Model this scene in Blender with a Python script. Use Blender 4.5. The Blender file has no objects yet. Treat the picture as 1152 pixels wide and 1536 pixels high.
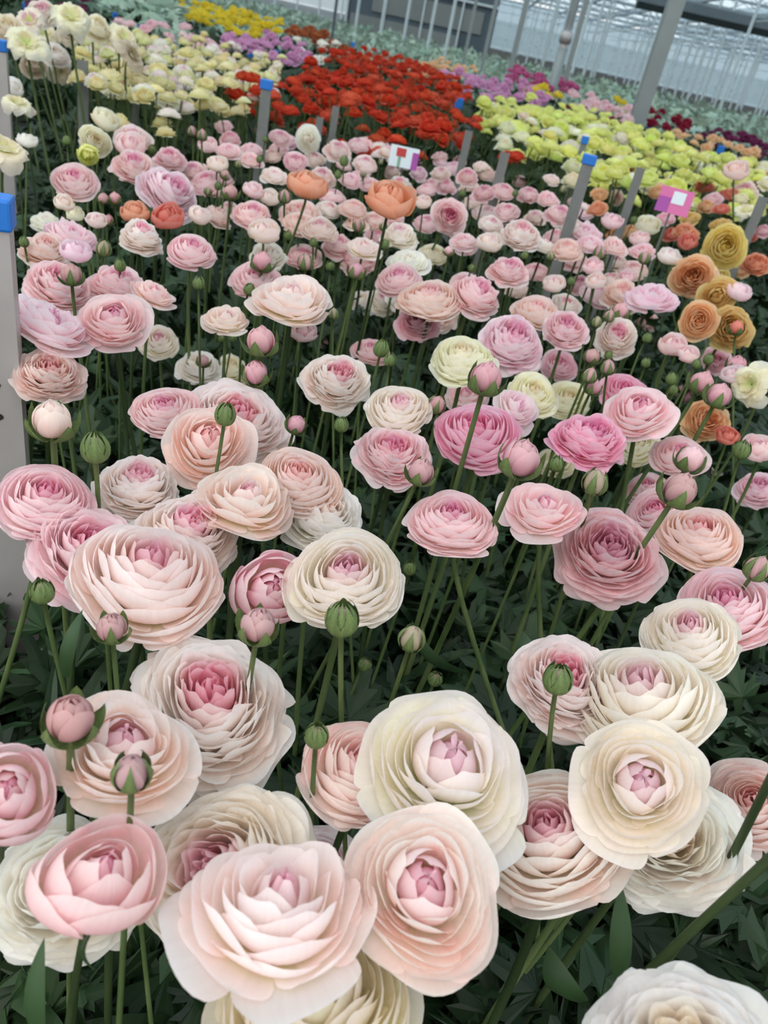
import bpy, math, random
import numpy as np
from mathutils import Vector, Matrix

rng = np.random.default_rng(7)
random.seed(7)
SC = bpy.context.scene
COL = SC.collection
W, H, FPX = 1152.0, 1536.0, 1154.0
CAMZ = 0.95
PITCH, ROLL = math.radians(32.3), math.radians(12.7)
HEAD = 0.34                       # heads stand this far below the lens
Z0 = CAMZ - HEAD

# ------------------------------------------------------------------ camera
RC = Matrix.Rotation(math.pi / 2 - PITCH, 3, 'X') @ Matrix.Rotation(ROLL, 3, 'Z')
CAM = Vector((0, 0, CAMZ))
cd = bpy.data.cameras.new('camera')
cam = bpy.data.objects.new('camera', cd)
COL.objects.link(cam)
cam.location = CAM
cam.rotation_euler = RC.to_euler()
cd.sensor_fit = 'VERTICAL'
cd.sensor_height = 36.0
cd.sensor_width = 27.0
cd.lens = 36.0 * FPX / H
cd.clip_start = 0.02
cd.clip_end = 500
cd.dof.use_dof = True
cd.dof.focus_distance = 0.62
cd.dof.aperture_fstop = 11.0
SC.camera = cam


def ray(px, py):
    """direction with unit depth along the optical axis"""
    return RC @ Vector(((px - W / 2) / FPX, -(py - H / 2) / FPX, -1.0))


def at_depth(px, py, d):
    return CAM + ray(px, py) * d


def on_z(px, py, z):
    r = ray(px, py)
    return CAM + r * ((z - CAMZ) / r.z)


def on_y(px, py, y):
    r = ray(px, py)
    return CAM + r * (y / r.y)


def proj(p):
    q = RC.transposed() @ (Vector(p) - CAM)
    return (W / 2 + FPX * q.x / -q.z, H / 2 - FPX * q.y / -q.z, -q.z)


# ------------------------------------------------------------------ helpers
def lin(c):
    return tuple(((x + 0.055) / 1.055) ** 2.4 if x > 0.04045 else x / 12.92 for x in c)


def mesh(name, V, F, smooth=True, mats=(), fmat=None):
    me = bpy.data.meshes.new(name)
    V = np.asarray(V, dtype=np.float32)
    me.vertices.add(len(V))
    me.vertices.foreach_set('co', V.ravel())
    if isinstance(F, np.ndarray):
        k = F.shape[1]
        n = len(F)
        me.loops.add(n * k)
        me.loops.foreach_set('vertex_index', F.astype(np.int32).ravel())
        me.polygons.add(n)
        me.polygons.foreach_set('loop_start', np.arange(0, n * k, k, dtype=np.int32))
    else:
        n = len(F)
        me.loops.add(sum(len(f) for f in F))
        me.loops.foreach_set('vertex_index', [i for f in F for i in f])
        me.polygons.add(n)
        ls, a = [], 0
        for f in F:
            ls.append(a)
            a += len(f)
        me.polygons.foreach_set('loop_start', ls)
    for m in mats:
        me.materials.append(m)
    if fmat is not None:
        me.polygons.foreach_set('material_index', np.asarray(fmat, dtype=np.int32))
    me.polygons.foreach_set('use_smooth', np.full(n, smooth))
    me.update(calc_edges=True)
    return me


def vcol(me, arr, name='petal'):
    a = me.attributes.new(name, 'FLOAT_COLOR', 'POINT')
    a.data.foreach_set('color', np.asarray(arr, dtype=np.float32).ravel())


def world(o):
    return (world(o.parent) if o.parent else Matrix.Identity(4)) @ (o.matrix_basis if o.type != 'EMPTY' else Matrix.Translation(o.location))


def obj(name, me, parent=None, mw=None):
    o = bpy.data.objects.new(name, me)
    COL.objects.link(o)
    if parent is not None:
        o.parent = parent
        pm = world(parent)
        if mw is not None:
            o.matrix_basis = pm.inverted() @ mw
        else:
            o.matrix_basis = pm.inverted()
    elif mw is not None:
        o.matrix_basis = mw
    return o


def empty(name, loc):
    o = bpy.data.objects.new(name, None)
    o.empty_display_size = 0.02
    COL.objects.link(o)
    o.location = loc
    return o


def tag(o, label=None, cat=None, group=None, kind=None):
    if label: o['label'] = label
    if cat: o['category'] = cat
    if group: o['group'] = group
    if kind: o['kind'] = kind
    return o


def boxes(lst):
    """lst of (lo, hi) -> V, F"""
    V, F = [], []
    for lo, hi in lst:
        b = len(V)
        for z in (lo[2], hi[2]):
            V += [(lo[0], lo[1], z), (hi[0], lo[1], z), (hi[0], hi[1], z), (lo[0], hi[1], z)]
        F += [tuple(b + i for i in f) for f in ((3, 2, 1, 0), (4, 5, 6, 7), (0, 1, 5, 4), (1, 2, 6, 5), (2, 3, 7, 6), (3, 0, 4, 7))]
    return V, F


def bar(p, q, r, n=6):
    """a straight bar with n sides"""
    p, q = Vector(p), Vector(q)
    d = (q - p).normalized()
    a = d.orthogonal().normalized()
    b = d.cross(a)
    V, F = [], []
    for c in (p, q):
        for i in range(n):
            t = 2 * math.pi * (i + .5) / n
            V.append(c + (a * math.cos(t) + b * math.sin(t)) * r)
    for i in range(n):
        j = (i + 1) % n
        F.append((i, j, n + j, n + i))
    F.append(tuple(reversed(range(n))))
    F.append(tuple(range(n, 2 * n)))
    return [tuple(v) for v in V], F


def joinVF(parts):
    V, F = [], []
    for v, f in parts:
        b = len(V)
        V += list(v)
        F += [tuple(i + b for i in q) for q in f]
    return V, F


# ------------------------------------------------------------------ materials
def newmat(name):
    m = bpy.data.materials.new(name)
    m.use_nodes = True
    nt = m.node_tree
    nt.nodes.clear()
    out = nt.nodes.new('ShaderNodeOutputMaterial')
    return m, nt, out


def N(nt, t, **kw):
    n = nt.nodes.new(t)
    for k, v in kw.items():
        setattr(n, k, v)
    return n


def mixc(nt, fac, a, b, mode='MIX'):
    n = N(nt, 'ShaderNodeMix', data_type='RGBA', blend_type=mode)
    for s, v in ((0, fac), (6, a), (7, b)):
        if isinstance(v, bpy.types.NodeSocket):
            nt.links.new(v, n.inputs[s])
        else:
            n.inputs[s].default_value = v
    return n.outputs[2]


def smooth(nt, v, a, b):
    n = N(nt, 'ShaderNodeMapRange', interpolation_type='SMOOTHSTEP')
    nt.links.new(v, n.inputs[0])
    n.inputs[1].default_value, n.inputs[2].default_value = a, b
    return n.outputs[0]


def math_(nt, op, a, b=0.0):
    n = N(nt, 'ShaderNodeMath', operation=op)
    for i, v in enumerate((a, b)):
        if isinstance(v, bpy.types.NodeSocket):
            nt.links.new(v, n.inputs[i])
        else:
            n.inputs[i].default_value = v
    return n.outputs[0]


def petal_material():
    m, nt, out = newmat('ranunculus_petal')
    at = N(nt, 'ShaderNodeAttribute', attribute_type='GEOMETRY', attribute_name='petal')
    sp = N(nt, 'ShaderNodeSeparateColor')
    nt.links.new(at.outputs['Color'], sp.inputs[0])
    t, rnd, s = sp.outputs
    u = at.outputs['Alpha']
    oc = {}
    for k in ('heart_tint', 'mid_tint', 'edge_tint', 'base_tint'):
        a = N(nt, 'ShaderNodeAttribute', attribute_type='OBJECT', attribute_name=k)
        oc[k] = a.outputs['Color']
    c = mixc(nt, smooth(nt, t, .04, .32), oc['heart_tint'], oc['mid_tint'])
    # uneven blush over the petals
    geo = N(nt, 'ShaderNodeTexCoord')
    nz = N(nt, 'ShaderNodeTexNoise')
    nz.inputs['Scale'].default_value = 1.6
    nz.inputs['Detail'].default_value = 1.0
    nt.links.new(geo.outputs['Object'], nz.inputs['Vector'])
    blush = smooth(nt, math_(nt, 'ADD', nz.outputs[0], math_(nt, 'MULTIPLY', math_(nt, 'SUBTRACT', rnd, .5), .35)), .35, .7)
    c = mixc(nt, math_(nt, 'MULTIPLY', math_(nt, 'MULTIPLY', blush, .55), smooth(nt, t, .05, .3)), c, oc['edge_tint'])
    e = math_(nt, 'MULTIPLY', math_(nt, 'MULTIPLY', smooth(nt, s, .68, .98), .9), math_(nt, 'ADD', .2, math_(nt, 'MULTIPLY', smooth(nt, t, .10, .36), .8)))
    c = mixc(nt, e, c, oc['edge_tint'])
    c = mixc(nt, smooth(nt, s, .20, .60), oc['base_tint'], c)
    # veins along the petal
    cv = N(nt, 'ShaderNodeCombineXYZ')
    nt.links.new(math_(nt, 'MULTIPLY', u, 22.0), cv.inputs[0])
    nt.links.new(math_(nt, 'MULTIPLY', s, 1.3), cv.inputs[1])
    nt.links.new(math_(nt, 'MULTIPLY', rnd, 60.0), cv.inputs[2])
    vn = N(nt, 'ShaderNodeTexNoise')
    vn.inputs['Scale'].default_value = 1.0
    vn.inputs['Detail'].default_value = 2.0
    nt.links.new(cv.outputs[0], vn.inputs['Vector'])
    val = math_(nt, 'ADD', math_(nt, 'MULTIPLY', vn.outputs[0], .14), math_(nt, 'MULTIPLY', rnd, .07))
    val = math_(nt, 'ADD', val, .915)
    hs = N(nt, 'ShaderNodeHueSaturation')
    nt.links.new(c, hs.inputs['Color'])
    nt.links.new(val, hs.inputs['Value'])
    p = N(nt, 'ShaderNodeBsdfPrincipled')
    p.inputs['Roughness'].default_value = .6
    p.inputs['Specular IOR Level'].default_value = .18
    nt.links.new(hs.outputs[0], p.inputs['Base Color'])
    tr = N(nt, 'ShaderNodeBsdfTranslucent')
    nt.links.new(hs.outputs[0], tr.inputs['Color'])
    bp = N(nt, 'ShaderNodeBump')
    bp.inputs['Strength'].default_value = .12
    bp.inputs['Distance'].default_value = .002
    nt.links.new(vn.outputs[0], bp.inputs['Height'])
    nt.links.new(bp.outputs[0], p.inputs['Normal'])
    mx = N(nt, 'ShaderNodeMixShader')
    mx.inputs[0].default_value = .50
    nt.links.new(p.outputs[0], mx.inputs[1])
    nt.links.new(tr.outputs[0], mx.inputs[2])
    nt.links.new(mx.outputs[0], out.inputs[0])
    return m


def green_material(name, c1, c2, scale=40, rough=.55, transl=.0, streak=False, attr=None):
    m, nt, out = newmat(name)
    tc = N(nt, 'ShaderNodeTexCoord')
    nz = N(nt, 'ShaderNodeTexNoise')
    nz.inputs['Scale'].default_value = scale
    nz.inputs['Detail'].default_value = 3
    mp = N(nt, 'ShaderNodeMapping')
    if streak:
        mp.inputs['Scale'].default_value = (1, 1, .12)
    nt.links.new(tc.outputs['Object'], mp.inputs[0])
    nt.links.new(mp.outputs[0], nz.inputs['Vector'])
    c = mixc(nt, smooth(nt, nz.outputs[0], .3, .7), (*lin(c1), 1), (*lin(c2), 1))
    if attr:
        at = N(nt, 'ShaderNodeAttribute', attribute_type='GEOMETRY', attribute_name=attr)
        c = mixc(nt, 1.0, c, at.outputs['Color'], 'MULTIPLY')
    p = N(nt, 'ShaderNodeBsdfPrincipled')
    p.inputs['Roughness'].default_value = rough
    p.inputs['Specular IOR Level'].default_value = .3
    nt.links.new(c, p.inputs['Base Color'])
    if transl:
        tr = N(nt, 'ShaderNodeBsdfTranslucent')
        nt.links.new(c, tr.inputs['Color'])
        mx = N(nt, 'ShaderNodeMixShader')
        mx.inputs[0].default_value = transl
        nt.links.new(p.outputs[0], mx.inputs[1])
        nt.links.new(tr.outputs[0], mx.inputs[2])
        nt.links.new(mx.outputs[0], out.inputs[0])
    else:
        nt.links.new(p.outputs[0], out.inputs[0])
    return m


def plain(name, c, rough=.6, metal=0.0, var=.08, scale=12):
    m, nt, out = newmat(name)
    tc = N(nt, 'ShaderNodeTexCoord')
    nz = N(nt, 'ShaderNodeTexNoise')
    nz.inputs['Scale'].default_value = scale
    nz.inputs['Detail'].default_value = 4
    nt.links.new(tc.outputs['Object'], nz.inputs['Vector'])
    a = tuple(max(0, x - var) for x in c)
    b = tuple(min(1, x + var) for x in c)
    col = mixc(nt, nz.outputs[0], (*lin(a), 1), (*lin(b), 1))
    p = N(nt, 'ShaderNodeBsdfPrincipled')
    p.inputs['Roughness'].default_value = rough
    p.inputs['Metallic'].default_value = metal
    nt.links.new(col, p.inputs['Base Color'])
    nt.links.new(p.outputs[0], out.inputs[0])
    return m


def glass_material(name, tint, clear):
    """thin greenhouse pane, partly milky"""
    m, nt, out = newmat(name)
    a = N(nt, 'ShaderNodeBsdfTransparent')
    a.inputs[0].default_value = (*lin(tint), 1)
    d = N(nt, 'ShaderNodeBsdfTranslucent')
    d.inputs[0].default_value = (*lin(tint), 1)
    g = N(nt, 'ShaderNodeBsdfGlossy')
    g.inputs['Roughness'].default_value = .08
    m1 = N(nt, 'ShaderNodeMixShader')
    m1.inputs[0].default_value = 1 - clear
    nt.links.new(a.outputs[0], m1.inputs[1])
    nt.links.new(d.outputs[0], m1.inputs[2])
    m2 = N(nt, 'ShaderNodeMixShader')
    m2.inputs[0].default_value = .05
    nt.links.new(m1.outputs[0], m2.inputs[1])
    nt.links.new(g.outputs[0], m2.inputs[2])
    nt.links.new(m2.outputs[0], out.inputs[0])
    return m


M_PETAL = petal_material()
M_STEM = green_material('flower_stem', (.27, .35, .19), (.38, .44, .27), 60, .5, 0, True)
M_STEM_DARK = green_material('shaded_stem', (.16, .22, .12), (.25, .31, .18), 50, .5, 0, True)  # darker copy of the stem green, shade put into the colour
M_SEPAL = green_material('sepal', (.30, .40, .22), (.50, .57, .36), 50, .5, .1, attr='petal_shade')
M_LEAF = green_material('leaf', (.12, .20, .12), (.19, .28, .165), 9, .45, .08, attr='petal_shade')
M_LEAF_FAR = green_material('pale_leaf', (.58, .68, .60), (.70, .77, .71), 2, .6, .2, attr='petal_shade')  # pale crop greens, with distance haze put into the colour
M_STEEL = plain('galvanised_steel', (.70, .68, .67), .42, .25, .05, 18)
M_BLUE = plain('blue_plastic', (.10, .45, .80), .45, 0, .03, 8)
M_STAKE = plain('weathered_stake', (.46, .47, .46), .7, .1, .06, 30)
M_WHITE = plain('white_painted_steel', (.82, .86, .87), .5, 0, .03, 5)
M_ROOFBAR = plain('roof_steel', (.60, .66, .69), .5, 0, .03, 5)
M_GREYSTEEL = plain('grey_steel_post', (.55, .575, .57), .5, .2, .04, 6)
M_DARKBEAM = plain('dark_gutter_steel', (.33, .37, .39), .55, .2, .04, 3)
M_SOIL = plain('dark_soil', (.16, .14, .11), .95, 0, .05, 25)

# ------------------------------------------------------------------ petals and blooms
def bez(P, s):
    s = s[..., None]
    return (1 - s) ** 3 * P[0] + 3 * (1 - s) ** 2 * s * P[1] + 3 * (1 - s) * s ** 2 * P[2] + s ** 3 * P[3]


def petal_grid(R, prof, theta, phi, nu, nv, ruff=0.0, rnd=.22, cup=.0, twist=0.0, taper=.35, pw=2.2, fr=3.0, jit=0.0):
    """one petal: prof = four (r, z) control points; returns verts, quads, s, u"""
    u, v = np.meshgrid(np.linspace(-1, 1, nu), np.linspace(0, 1, nv) ** .9)
    s = v * (1 - rnd * np.abs(u) ** pw)
    if jit:
        ph = R.uniform(0, 6.3)
        s = s * (1 + jit * v * (np.sin(u * 5 + ph) * .6 + np.sin(u * 9.3 + ph * 2) * .4))
    lat = np.sin(np.pi / 2 * np.minimum(1, .25 + v / .65)) * np.sqrt(1 - taper * np.clip((v - .55) / .45, 0, 1) ** 2)
    rz = bez(np.array(prof, dtype=float), s)
    r, z = rz[..., 0], rz[..., 1]
    p1, p2 = R.uniform(0, 6.3, 2)
    z = z + ruff * np.sin(u * fr + p1) * v ** 3
    r = r + ruff * .8 * np.sin(u * fr * 1.37 + p2) * v ** 3
    r = r * (1 - cup * u ** 2 * v)
    a = theta + phi * u * lat + twist * v
    V = np.stack([r * np.cos(a), r * np.sin(a), z], -1).reshape(-1, 3)
    i = np.arange(nu * nv).reshape(nv, nu)
    Q = np.stack([i[:-1, :-1], i[:-1, 1:], i[1:, 1:], i[1:, :-1]], -1).reshape(-1, 4)
    return V, Q, s.ravel(), u.ravel()


GOLD = 2.399963


def bloom_spec(kind, t, R):
    """profile of the petal at t (0 heart .. 1 outermost)"""
    j = lambda a: 1 + R.uniform(-a, a)
    loose = R.uniform() < .14 and t > .35
    if kind == 'F':      # full dome of many even layers
        rt = -.02 + 1.0 * t ** .80
        zt = .64 * (1 - t ** 2.2) + .03 + R.uniform(-.03, .03)
        rb = max(rt, .04) * 1.05 + .13 * (1 - t)
        if loose: rt, zt = rt * 1.10, zt - .05
        P = [(.03, 0), (rb * .75, -.04), (rb * 1.08, .45 * max(zt, .02)), (rt * j(.06), zt)]
        return P, math.radians(76 - 33 * t), .020, .20, -.03
    if kind == 'O':      # open: bowl of petals round a standing heart
        if t < .30:
            q = t / .30
            rt = -.12 + .43 * q
            zt = .64 - .10 * q + R.uniform(-.04, .04)
            rb = .17 + .29 * q
            P = [(.03, 0), (rb * 1.05, .02), (rb * 1.22, .62 * zt), (rt * j(.1), zt)]
            return P, math.radians(74 - 16 * q), .014, .20, .0
        q = (t - .30) / .70
        rt = .36 + .62 * q ** .85
        zt = .54 * (1 - q ** 1.5) + .03 + R.uniform(-.05, .05)
        rb = rt * .97
        if q > .82: rt, zt = rt * R.uniform(1.0, 1.12), zt - R.uniform(.04, .16)
        P = [(.03, 0), (rb * .80, -.05), (rb * 1.08, .36 * max(zt, 0)), (rt * j(.06), zt)]
        return P, math.radians(60 - 16 * q), .030, .19, -.02
    if kind == 'R':      # ruffled, very full, outer petals rolled back
        rt = -.02 + 1.0 * t ** .66
        zt = .76 * (1 - t ** 1.9) - .12 * t ** 5 + R.uniform(-.06, .06)
        rb = max(rt, .05) * 1.0 + .08 * (1 - t)
        P = [(.03, 0), (rb * .7, .0), (rb * 1.02, .55 * max(zt, 0) + .02), (rt * j(.09), zt)]
        return P, math.radians(66 - 30 * t), .042, .20, -.05
    if kind == 'L':      # wide and flat, few layers
        if t < .3:
            q = t / .3
            rt, zt, rb = -.08 + .30 * q, .56 - .04 * q, .16 + .20 * q
        else:
            q = (t - .3) / .7
            rt, zt = .30 + .68 * q ** .8, .52 * (1 - q ** 1.3) + .06
            rb = rt * 1.0
            if q > .8: rt, zt = rt * R.uniform(1.0, 1.12), zt - R.uniform(.0, .12)
        P = [(.03, 0), (rb * .8, -.03), (rb * 1.05, .3 * max(zt, 0)), (rt * j(.08), zt + R.uniform(-.05, .05))]
        return P, math.radians(70 - 27 * t), .034, .21, -.03
    if kind == 'C':      # half-open cup
        if t < .6:
            q = t / .6
            rt, zt, rb = -.10 + .43 * q, 1.0 - .10 * q, .26 + .34 * q
        else:
            q = (t - .6) / .4
            rt, zt, rb = .50 + .38 * q, .92 - .22 * q, .70 + .20 * q
        zt += R.uniform(-.04, .04)
        P = [(.03, 0), (rb * 1.08, -.03), (rb * 1.16, .55 * zt), (rt * j(.06), zt)]
        return P, math.radians(76 - 22 * t), .024, .20, .0
    if kind == 'T':      # over-blown: petals hang and crumple
        rt = .30 + .62 * t ** .8
        zt = .40 - .75 * t ** 1.4 + R.uniform(-.12, .12)
        P = [(.03, 0), (rt * .6, .25), (rt * 1.05, .30), (rt * j(.15), zt)]
        return P, math.radians(48 - 14 * t), .06, .22, -.06


NPET = dict(F=62, O=48, R=92, L=46, C=24, T=34)


def build_bloom(kind, seed, nu, nv, n=None):
    R = np.random.default_rng(seed)
    n = n or NPET[kind]
    out = {}
    for part, lo, hi in (('heart', -1, .27), ('outer', .27, 2)):
        Vs, Qs, C, b = [], [], [], 0
        R2 = np.random.default_rng(seed + 13)
        for i in range(n):
            t = i / (n - 1)
            P, phi, ruff, rnd, cup = bloom_spec(kind, t, R2)
            th = i * GOLD + R2.uniform(-.25, .25)
            rr = R2.uniform()
            tw = R2.uniform(-.12, .12)
            seedp = R2.integers(1 << 30)
            if not (lo <= t < hi):
                continue
            V, Q, s, u = petal_grid(np.random.default_rng(seedp), P, th, phi * (1 + .1 * (rr - .5)), nu, nv, ruff, rnd, cup, tw,
                                    jit=.05 if kind in 'RT' else .02)
            Vs.append(V)
            Qs.append(Q + b)
            b += len(V)
            C.append(np.stack([np.full(len(s), t), np.full(len(s), rr), s, u * .5 + .5], -1))
        V = np.concatenate(Vs)
        out[part] = (V, np.concatenate(Qs), np.concatenate(C))
    off = R.uniform(-.10, .10, 2)
    ph = R.uniform(0, 6.3, 2)
    for p in out:
        V = out[p][0]
        a = np.arctan2(V[:, 1], V[:, 0])
        k = 1 + .05 * np.sin(2 * a + ph[0]) + .035 * np.sin(3 * a + ph[1])
        V[:, 0] = V[:, 0] * k + off[0] * V[:, 2]
        V[:, 1] = V[:, 1] * k + off[1] * V[:, 2]
        V[:, 2] += .05 * np.hypot(V[:, 0], V[:, 1]) * np.sin(a * 2 + ph[1])
    allv = np.concatenate([out['heart'][0], out['outer'][0]])
    rmax = np.percentile(np.hypot(allv[:, 0], allv[:, 1]), 99.3)
    for p in out:
        out[p] = (out[p][0] / rmax, out[p][1], out[p][2])
    zs = allv[:, 2] / rmax
    out['zc'] = float((np.percentile(zs, 99) + np.percentile(zs, 1)) / 2)
    return out


def bloom_meshes(kind, seed, nu, nv, n=None):
    b = build_bloom(kind, seed, nu, nv, n)
    r = {'zc': b['zc']}
    for p in ('heart', 'outer'):
        V, Q, C = b[p]
        me = mesh('bloom_%s_%s' % (kind, p), V, Q, True, (M_PETAL,))
        vcol(me, C)
        r[p] = me
    return r


def leafy_parts(specs, seed, nu=7, nv=8, single=False):
    """sepals: list of (prof, theta, phi, rounding)"""
    R = np.random.default_rng(seed)
    Vs, Qs, C, b, ones = [], [], [], 0, []
    for prof, th, phi, rnd in specs:
        V, Q, s, u = petal_grid(R, prof, th, phi, nu, nv, .01, rnd, 0, 0, .6, 1.3)
        shade = .80 + .35 * np.abs(u) ** 3 + .25 * (np.abs(u) < .12) + R.uniform(-.08, .08)
        c = np.stack([shade, shade, shade * .95, np.ones_like(u)], -1)
        if single:
            me = mesh('sepal', V, Q, True, (M_SEPAL,))
            vcol(me, c, 'petal_shade')
            ones.append(me)
        Vs.append(V)
        Qs.append(Q + b)
        b += len(V)
        C.append(c)
    me = mesh('calyx', np.concatenate(Vs), np.concatenate(Qs), True, (M_SEPAL,))
    vcol(me, np.concatenate(C), 'petal_shade')
    return (me, ones) if single else me


def calyx_mesh(seed):
    R = np.random.default_rng(seed)
    sp = []
    for i in range(5):
        L = R.uniform(.36, .5)
        zt = R.uniform(-.16, .06)
        sp.append(([(.0, -.05), (L * .4, -.06), (L * .75, -.03), (L, zt)], i * 1.2566 + R.uniform(-.2, .2), .52, .55))
    return leafy_parts(sp, seed)


CALYX = [calyx_mesh(s) for s in range(4)]


def bud_meshes(kind, seed):
    """kind G closed green, M green with pink showing, P pink globe in short sepals"""
    R = np.random.default_rng(seed)
    sp = []
    if kind == 'G':
        for lay in range(2):
            for i in range(5):
                k = .96 if lay == 0 else 1.03
                sp.append(([(.02, 0), (.62 * k, .0), (.60 * k, .80), (.10 + .04 * lay, 1.12 + R.uniform(-.05, .1))], i * 1.2566 + lay * .63 + R.uniform(-.1, .1), .72, .42))
        ph, pk = .95, .40
    elif kind == 'M':
        for i in range(5):
            sp.append(([(.02, 0), (.66, .0), (.66, .72), (.24, 1.12 + R.uniform(-.12, .05))], i * 1.2566 + R.uniform(-.12, .12), .62, .62))
        ph, pk = 1.1, .46
    else:
        for i in range(5):
            o = R.uniform(.0, .30)
            sp.append(([(.02, -.04), (.66, -.10), (.72 + .2 * o, .38), (.46 + 1.2 * o, .96 - 1.0 * o)], i * 1.2566 + R.uniform(-.2, .2), .66, .52))
        ph, pk = 1.12, .50
    cal, ones = leafy_parts(sp, seed, single=True)
    Vs, Qs, C, b = [], [], [], 0
    n = 14
    for i in range(n):
        t = i / (n - 1)
        rb = pk * (.50 + .50 * t)
        zt = ph * (1.0 - (.22 if kind == 'P' else .10) * t) + R.uniform(-.03, .03)
        P = [(.02, .02), (rb * 1.25, .0), (rb * 1.28, zt * .80), (-.02 + (.34 if kind == 'P' else .14) * t, zt)]
        V, Q, s, u = petal_grid(R, P, i * GOLD, 1.25 - .25 * t, 9, 10, .012, .20)
        Vs.append(V)
        Qs.append(Q + b)
        b += len(V)
        C.append(np.stack([np.full(len(s), .18 + .6 * t), np.full(len(s), R.uniform()), .45 + .55 * s, u * .5 + .5], -1))
    me = mesh('bud_petals', np.concatenate(Vs), np.concatenate(Qs), True, (M_PETAL,))
    vcol(me, np.concatenate(C))
    return {'calyx': cal, 'petals': me, 'zc': .52, 'sepals': ones}


BUDS = {k: [bud_meshes(k, 100 * i + ord(k)) for i in range(4)] for k in 'GMP'}
NEAR = {k: [bloom_meshes(k, 40 * i + ord(k), 13, 12) for i in range(4 if k in 'FORL' else 2)] for k in 'FORLCT'}
MID = {k: [bloom_meshes(k, 70 * i + ord(k), 8, 8, int(NPET[k] * .75)) for i in range(4 if k in 'FORL' else 2)] for k in 'FORLCT'}

TINT = {  # heart, mid, edge, base
    'blush': ((.92, .70, .76), (.985, .905, .875), (.985, .955, .94), (.94, .93, .74)),
    'cream': ((.93, .76, .81), (.985, .95, .90), (.985, .958, .945), (.93, .94, .70)),
    'pink': ((.92, .63, .74), (.985, .86, .872), (.985, .93, .925), (.97, .92, .82)),
    'lilac': ((.93, .70, .80), (.98, .87, .90), (.98, .93, .94), (.96, .92, .86)),
    'hot': ((.92, .58, .73), (.97, .74, .825), (.975, .86, .90), (.96, .87, .82)),
    'white': ((.96, .91, .86), (.985, .96, .93), (.985, .975, .96), (.95, .945, .85)),
    'whitepink': ((.94, .68, .75), (.985, .917, .892), (.985, .972, .96), (.95, .94, .82)),
    'peach': ((.95, .77, .77), (.985, .885, .85), (.985, .94, .92), (.96, .92, .77)),
    'dusky': ((.88, .63, .71), (.96, .81, .835), (.97, .89, .90), (.94, .87, .78)),
    'orange': ((.88, .56, .42), (.94, .68, .54), (.96, .77, .66), (.84, .66, .40)),
    'coral': ((.86, .44, .38), (.92, .57, .50), (.94, .66, .60), (.82, .60, .40)),
    'apricot': ((.92, .70, .50), (.95, .79, .61), (.965, .86, .74), (.88, .80, .54)),
    'mustard': ((.84, .67, .36), (.90, .78, .50), (.94, .84, .63), (.82, .72, .40)),
    'yellow': ((.90, .80, .42), (.95, .88, .57), (.965, .91, .70), (.88, .84, .46)),
    'lemon': ((.90, .90, .45), (.94, .94, .58), (.96, .96, .72), (.86, .89, .46)),
    'ivory': ((.93, .88, .76), (.975, .95, .86), (.98, .965, .92), (.92, .93, .72)),
    'custard': ((.92, .87, .62), (.945, .91, .70), (.96, .94, .82), (.88, .88, .54)),
    'red': ((.70, .16, .10), (.84, .26, .17), (.89, .38, .27), (.62, .18, .10)),
    'vermilion': ((.74, .24, .14), (.86, .36, .24), (.90, .46, .34), (.66, .24, .12)),
    'spent': ((.76, .68, .56), (.86, .81, .72), (.90, .86, .80), (.72, .68, .52)),
    'brown': ((.56, .45, .36), (.70, .60, .50), (.79, .70, .61), (.48, .43, .32)),
    'budpink': ((.78, .56, .60), (.87, .70, .71), (.90, .77, .76), (.76, .76, .60)),
    'budgreen': ((.70, .66, .54), (.78, .74, .62), (.83, .77, .69), (.6, .66, .44)),
    'budrose': ((.84, .54, .63), (.91, .70, .745), (.935, .79, .81), (.80, .80, .66)),
    'magenta': ((.70, .22, .45), (.80, .36, .56), (.86, .52, .68), (.6, .2, .4)),
    'orchid': ((.82, .50, .70), (.88, .64, .80), (.92, .75, .86), (.75, .5, .65)),
    'crimson': ((.45, .08, .16), (.58, .12, .22), (.68, .22, .32), (.4, .1, .12)),
    'purple': ((.36, .12, .26), (.48, .18, .34), (.58, .28, .44), (.3, .12, .2)),
    'gold': ((.88, .76, .12), (.93, .84, .20), (.95, .88, .36), (.8, .7, .1)),
    'rust': ((.55, .25, .14), (.68, .36, .22), (.78, .48, .33), (.5, .25, .14)),
}


def tint(o, key, jit=0.0, R=None):
    for k, c in zip(('heart_tint', 'mid_tint', 'edge_tint', 'base_tint'), TINT[key]):
        c = np.array(c)
        if jit and R is not None:
            c = np.clip(c + R.uniform(-jit, jit, 3) * .5 + R.uniform(-jit, jit) * .5, .02, .985)
        o[k] = [float(x) for x in lin(c)]


def tube(pts, radii, n=8):
    """mesh of a tapering tube along pts"""
    pts = [Vector(p) for p in pts]
    V = []
    up = Vector((0.3, 1, 0.2)).normalized()
    for i, p in enumerate(pts):
        d = (pts[min(i + 1, len(pts) - 1)] - pts[max(i - 1, 0)]).normalized()
        a = d.cross(up).normalized()
        b = d.cross(a)
        for k in range(n):
            t = 2 * math.pi * k / n
            V.append(p + (a * math.cos(t) + b * math.sin(t)) * radii[i])
    F = []
    for i in range(len(pts) - 1):
        for k in range(n):
            l = (k + 1) % n
            F.append((i * n + k, i * n + l, (i + 1) * n + l, (i + 1) * n + k))
    F.append(tuple(range(n)))
    F.append(tuple(reversed(range((len(pts) - 1) * n, len(pts) * n))))
    return [tuple(v) for v in V], F


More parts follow.
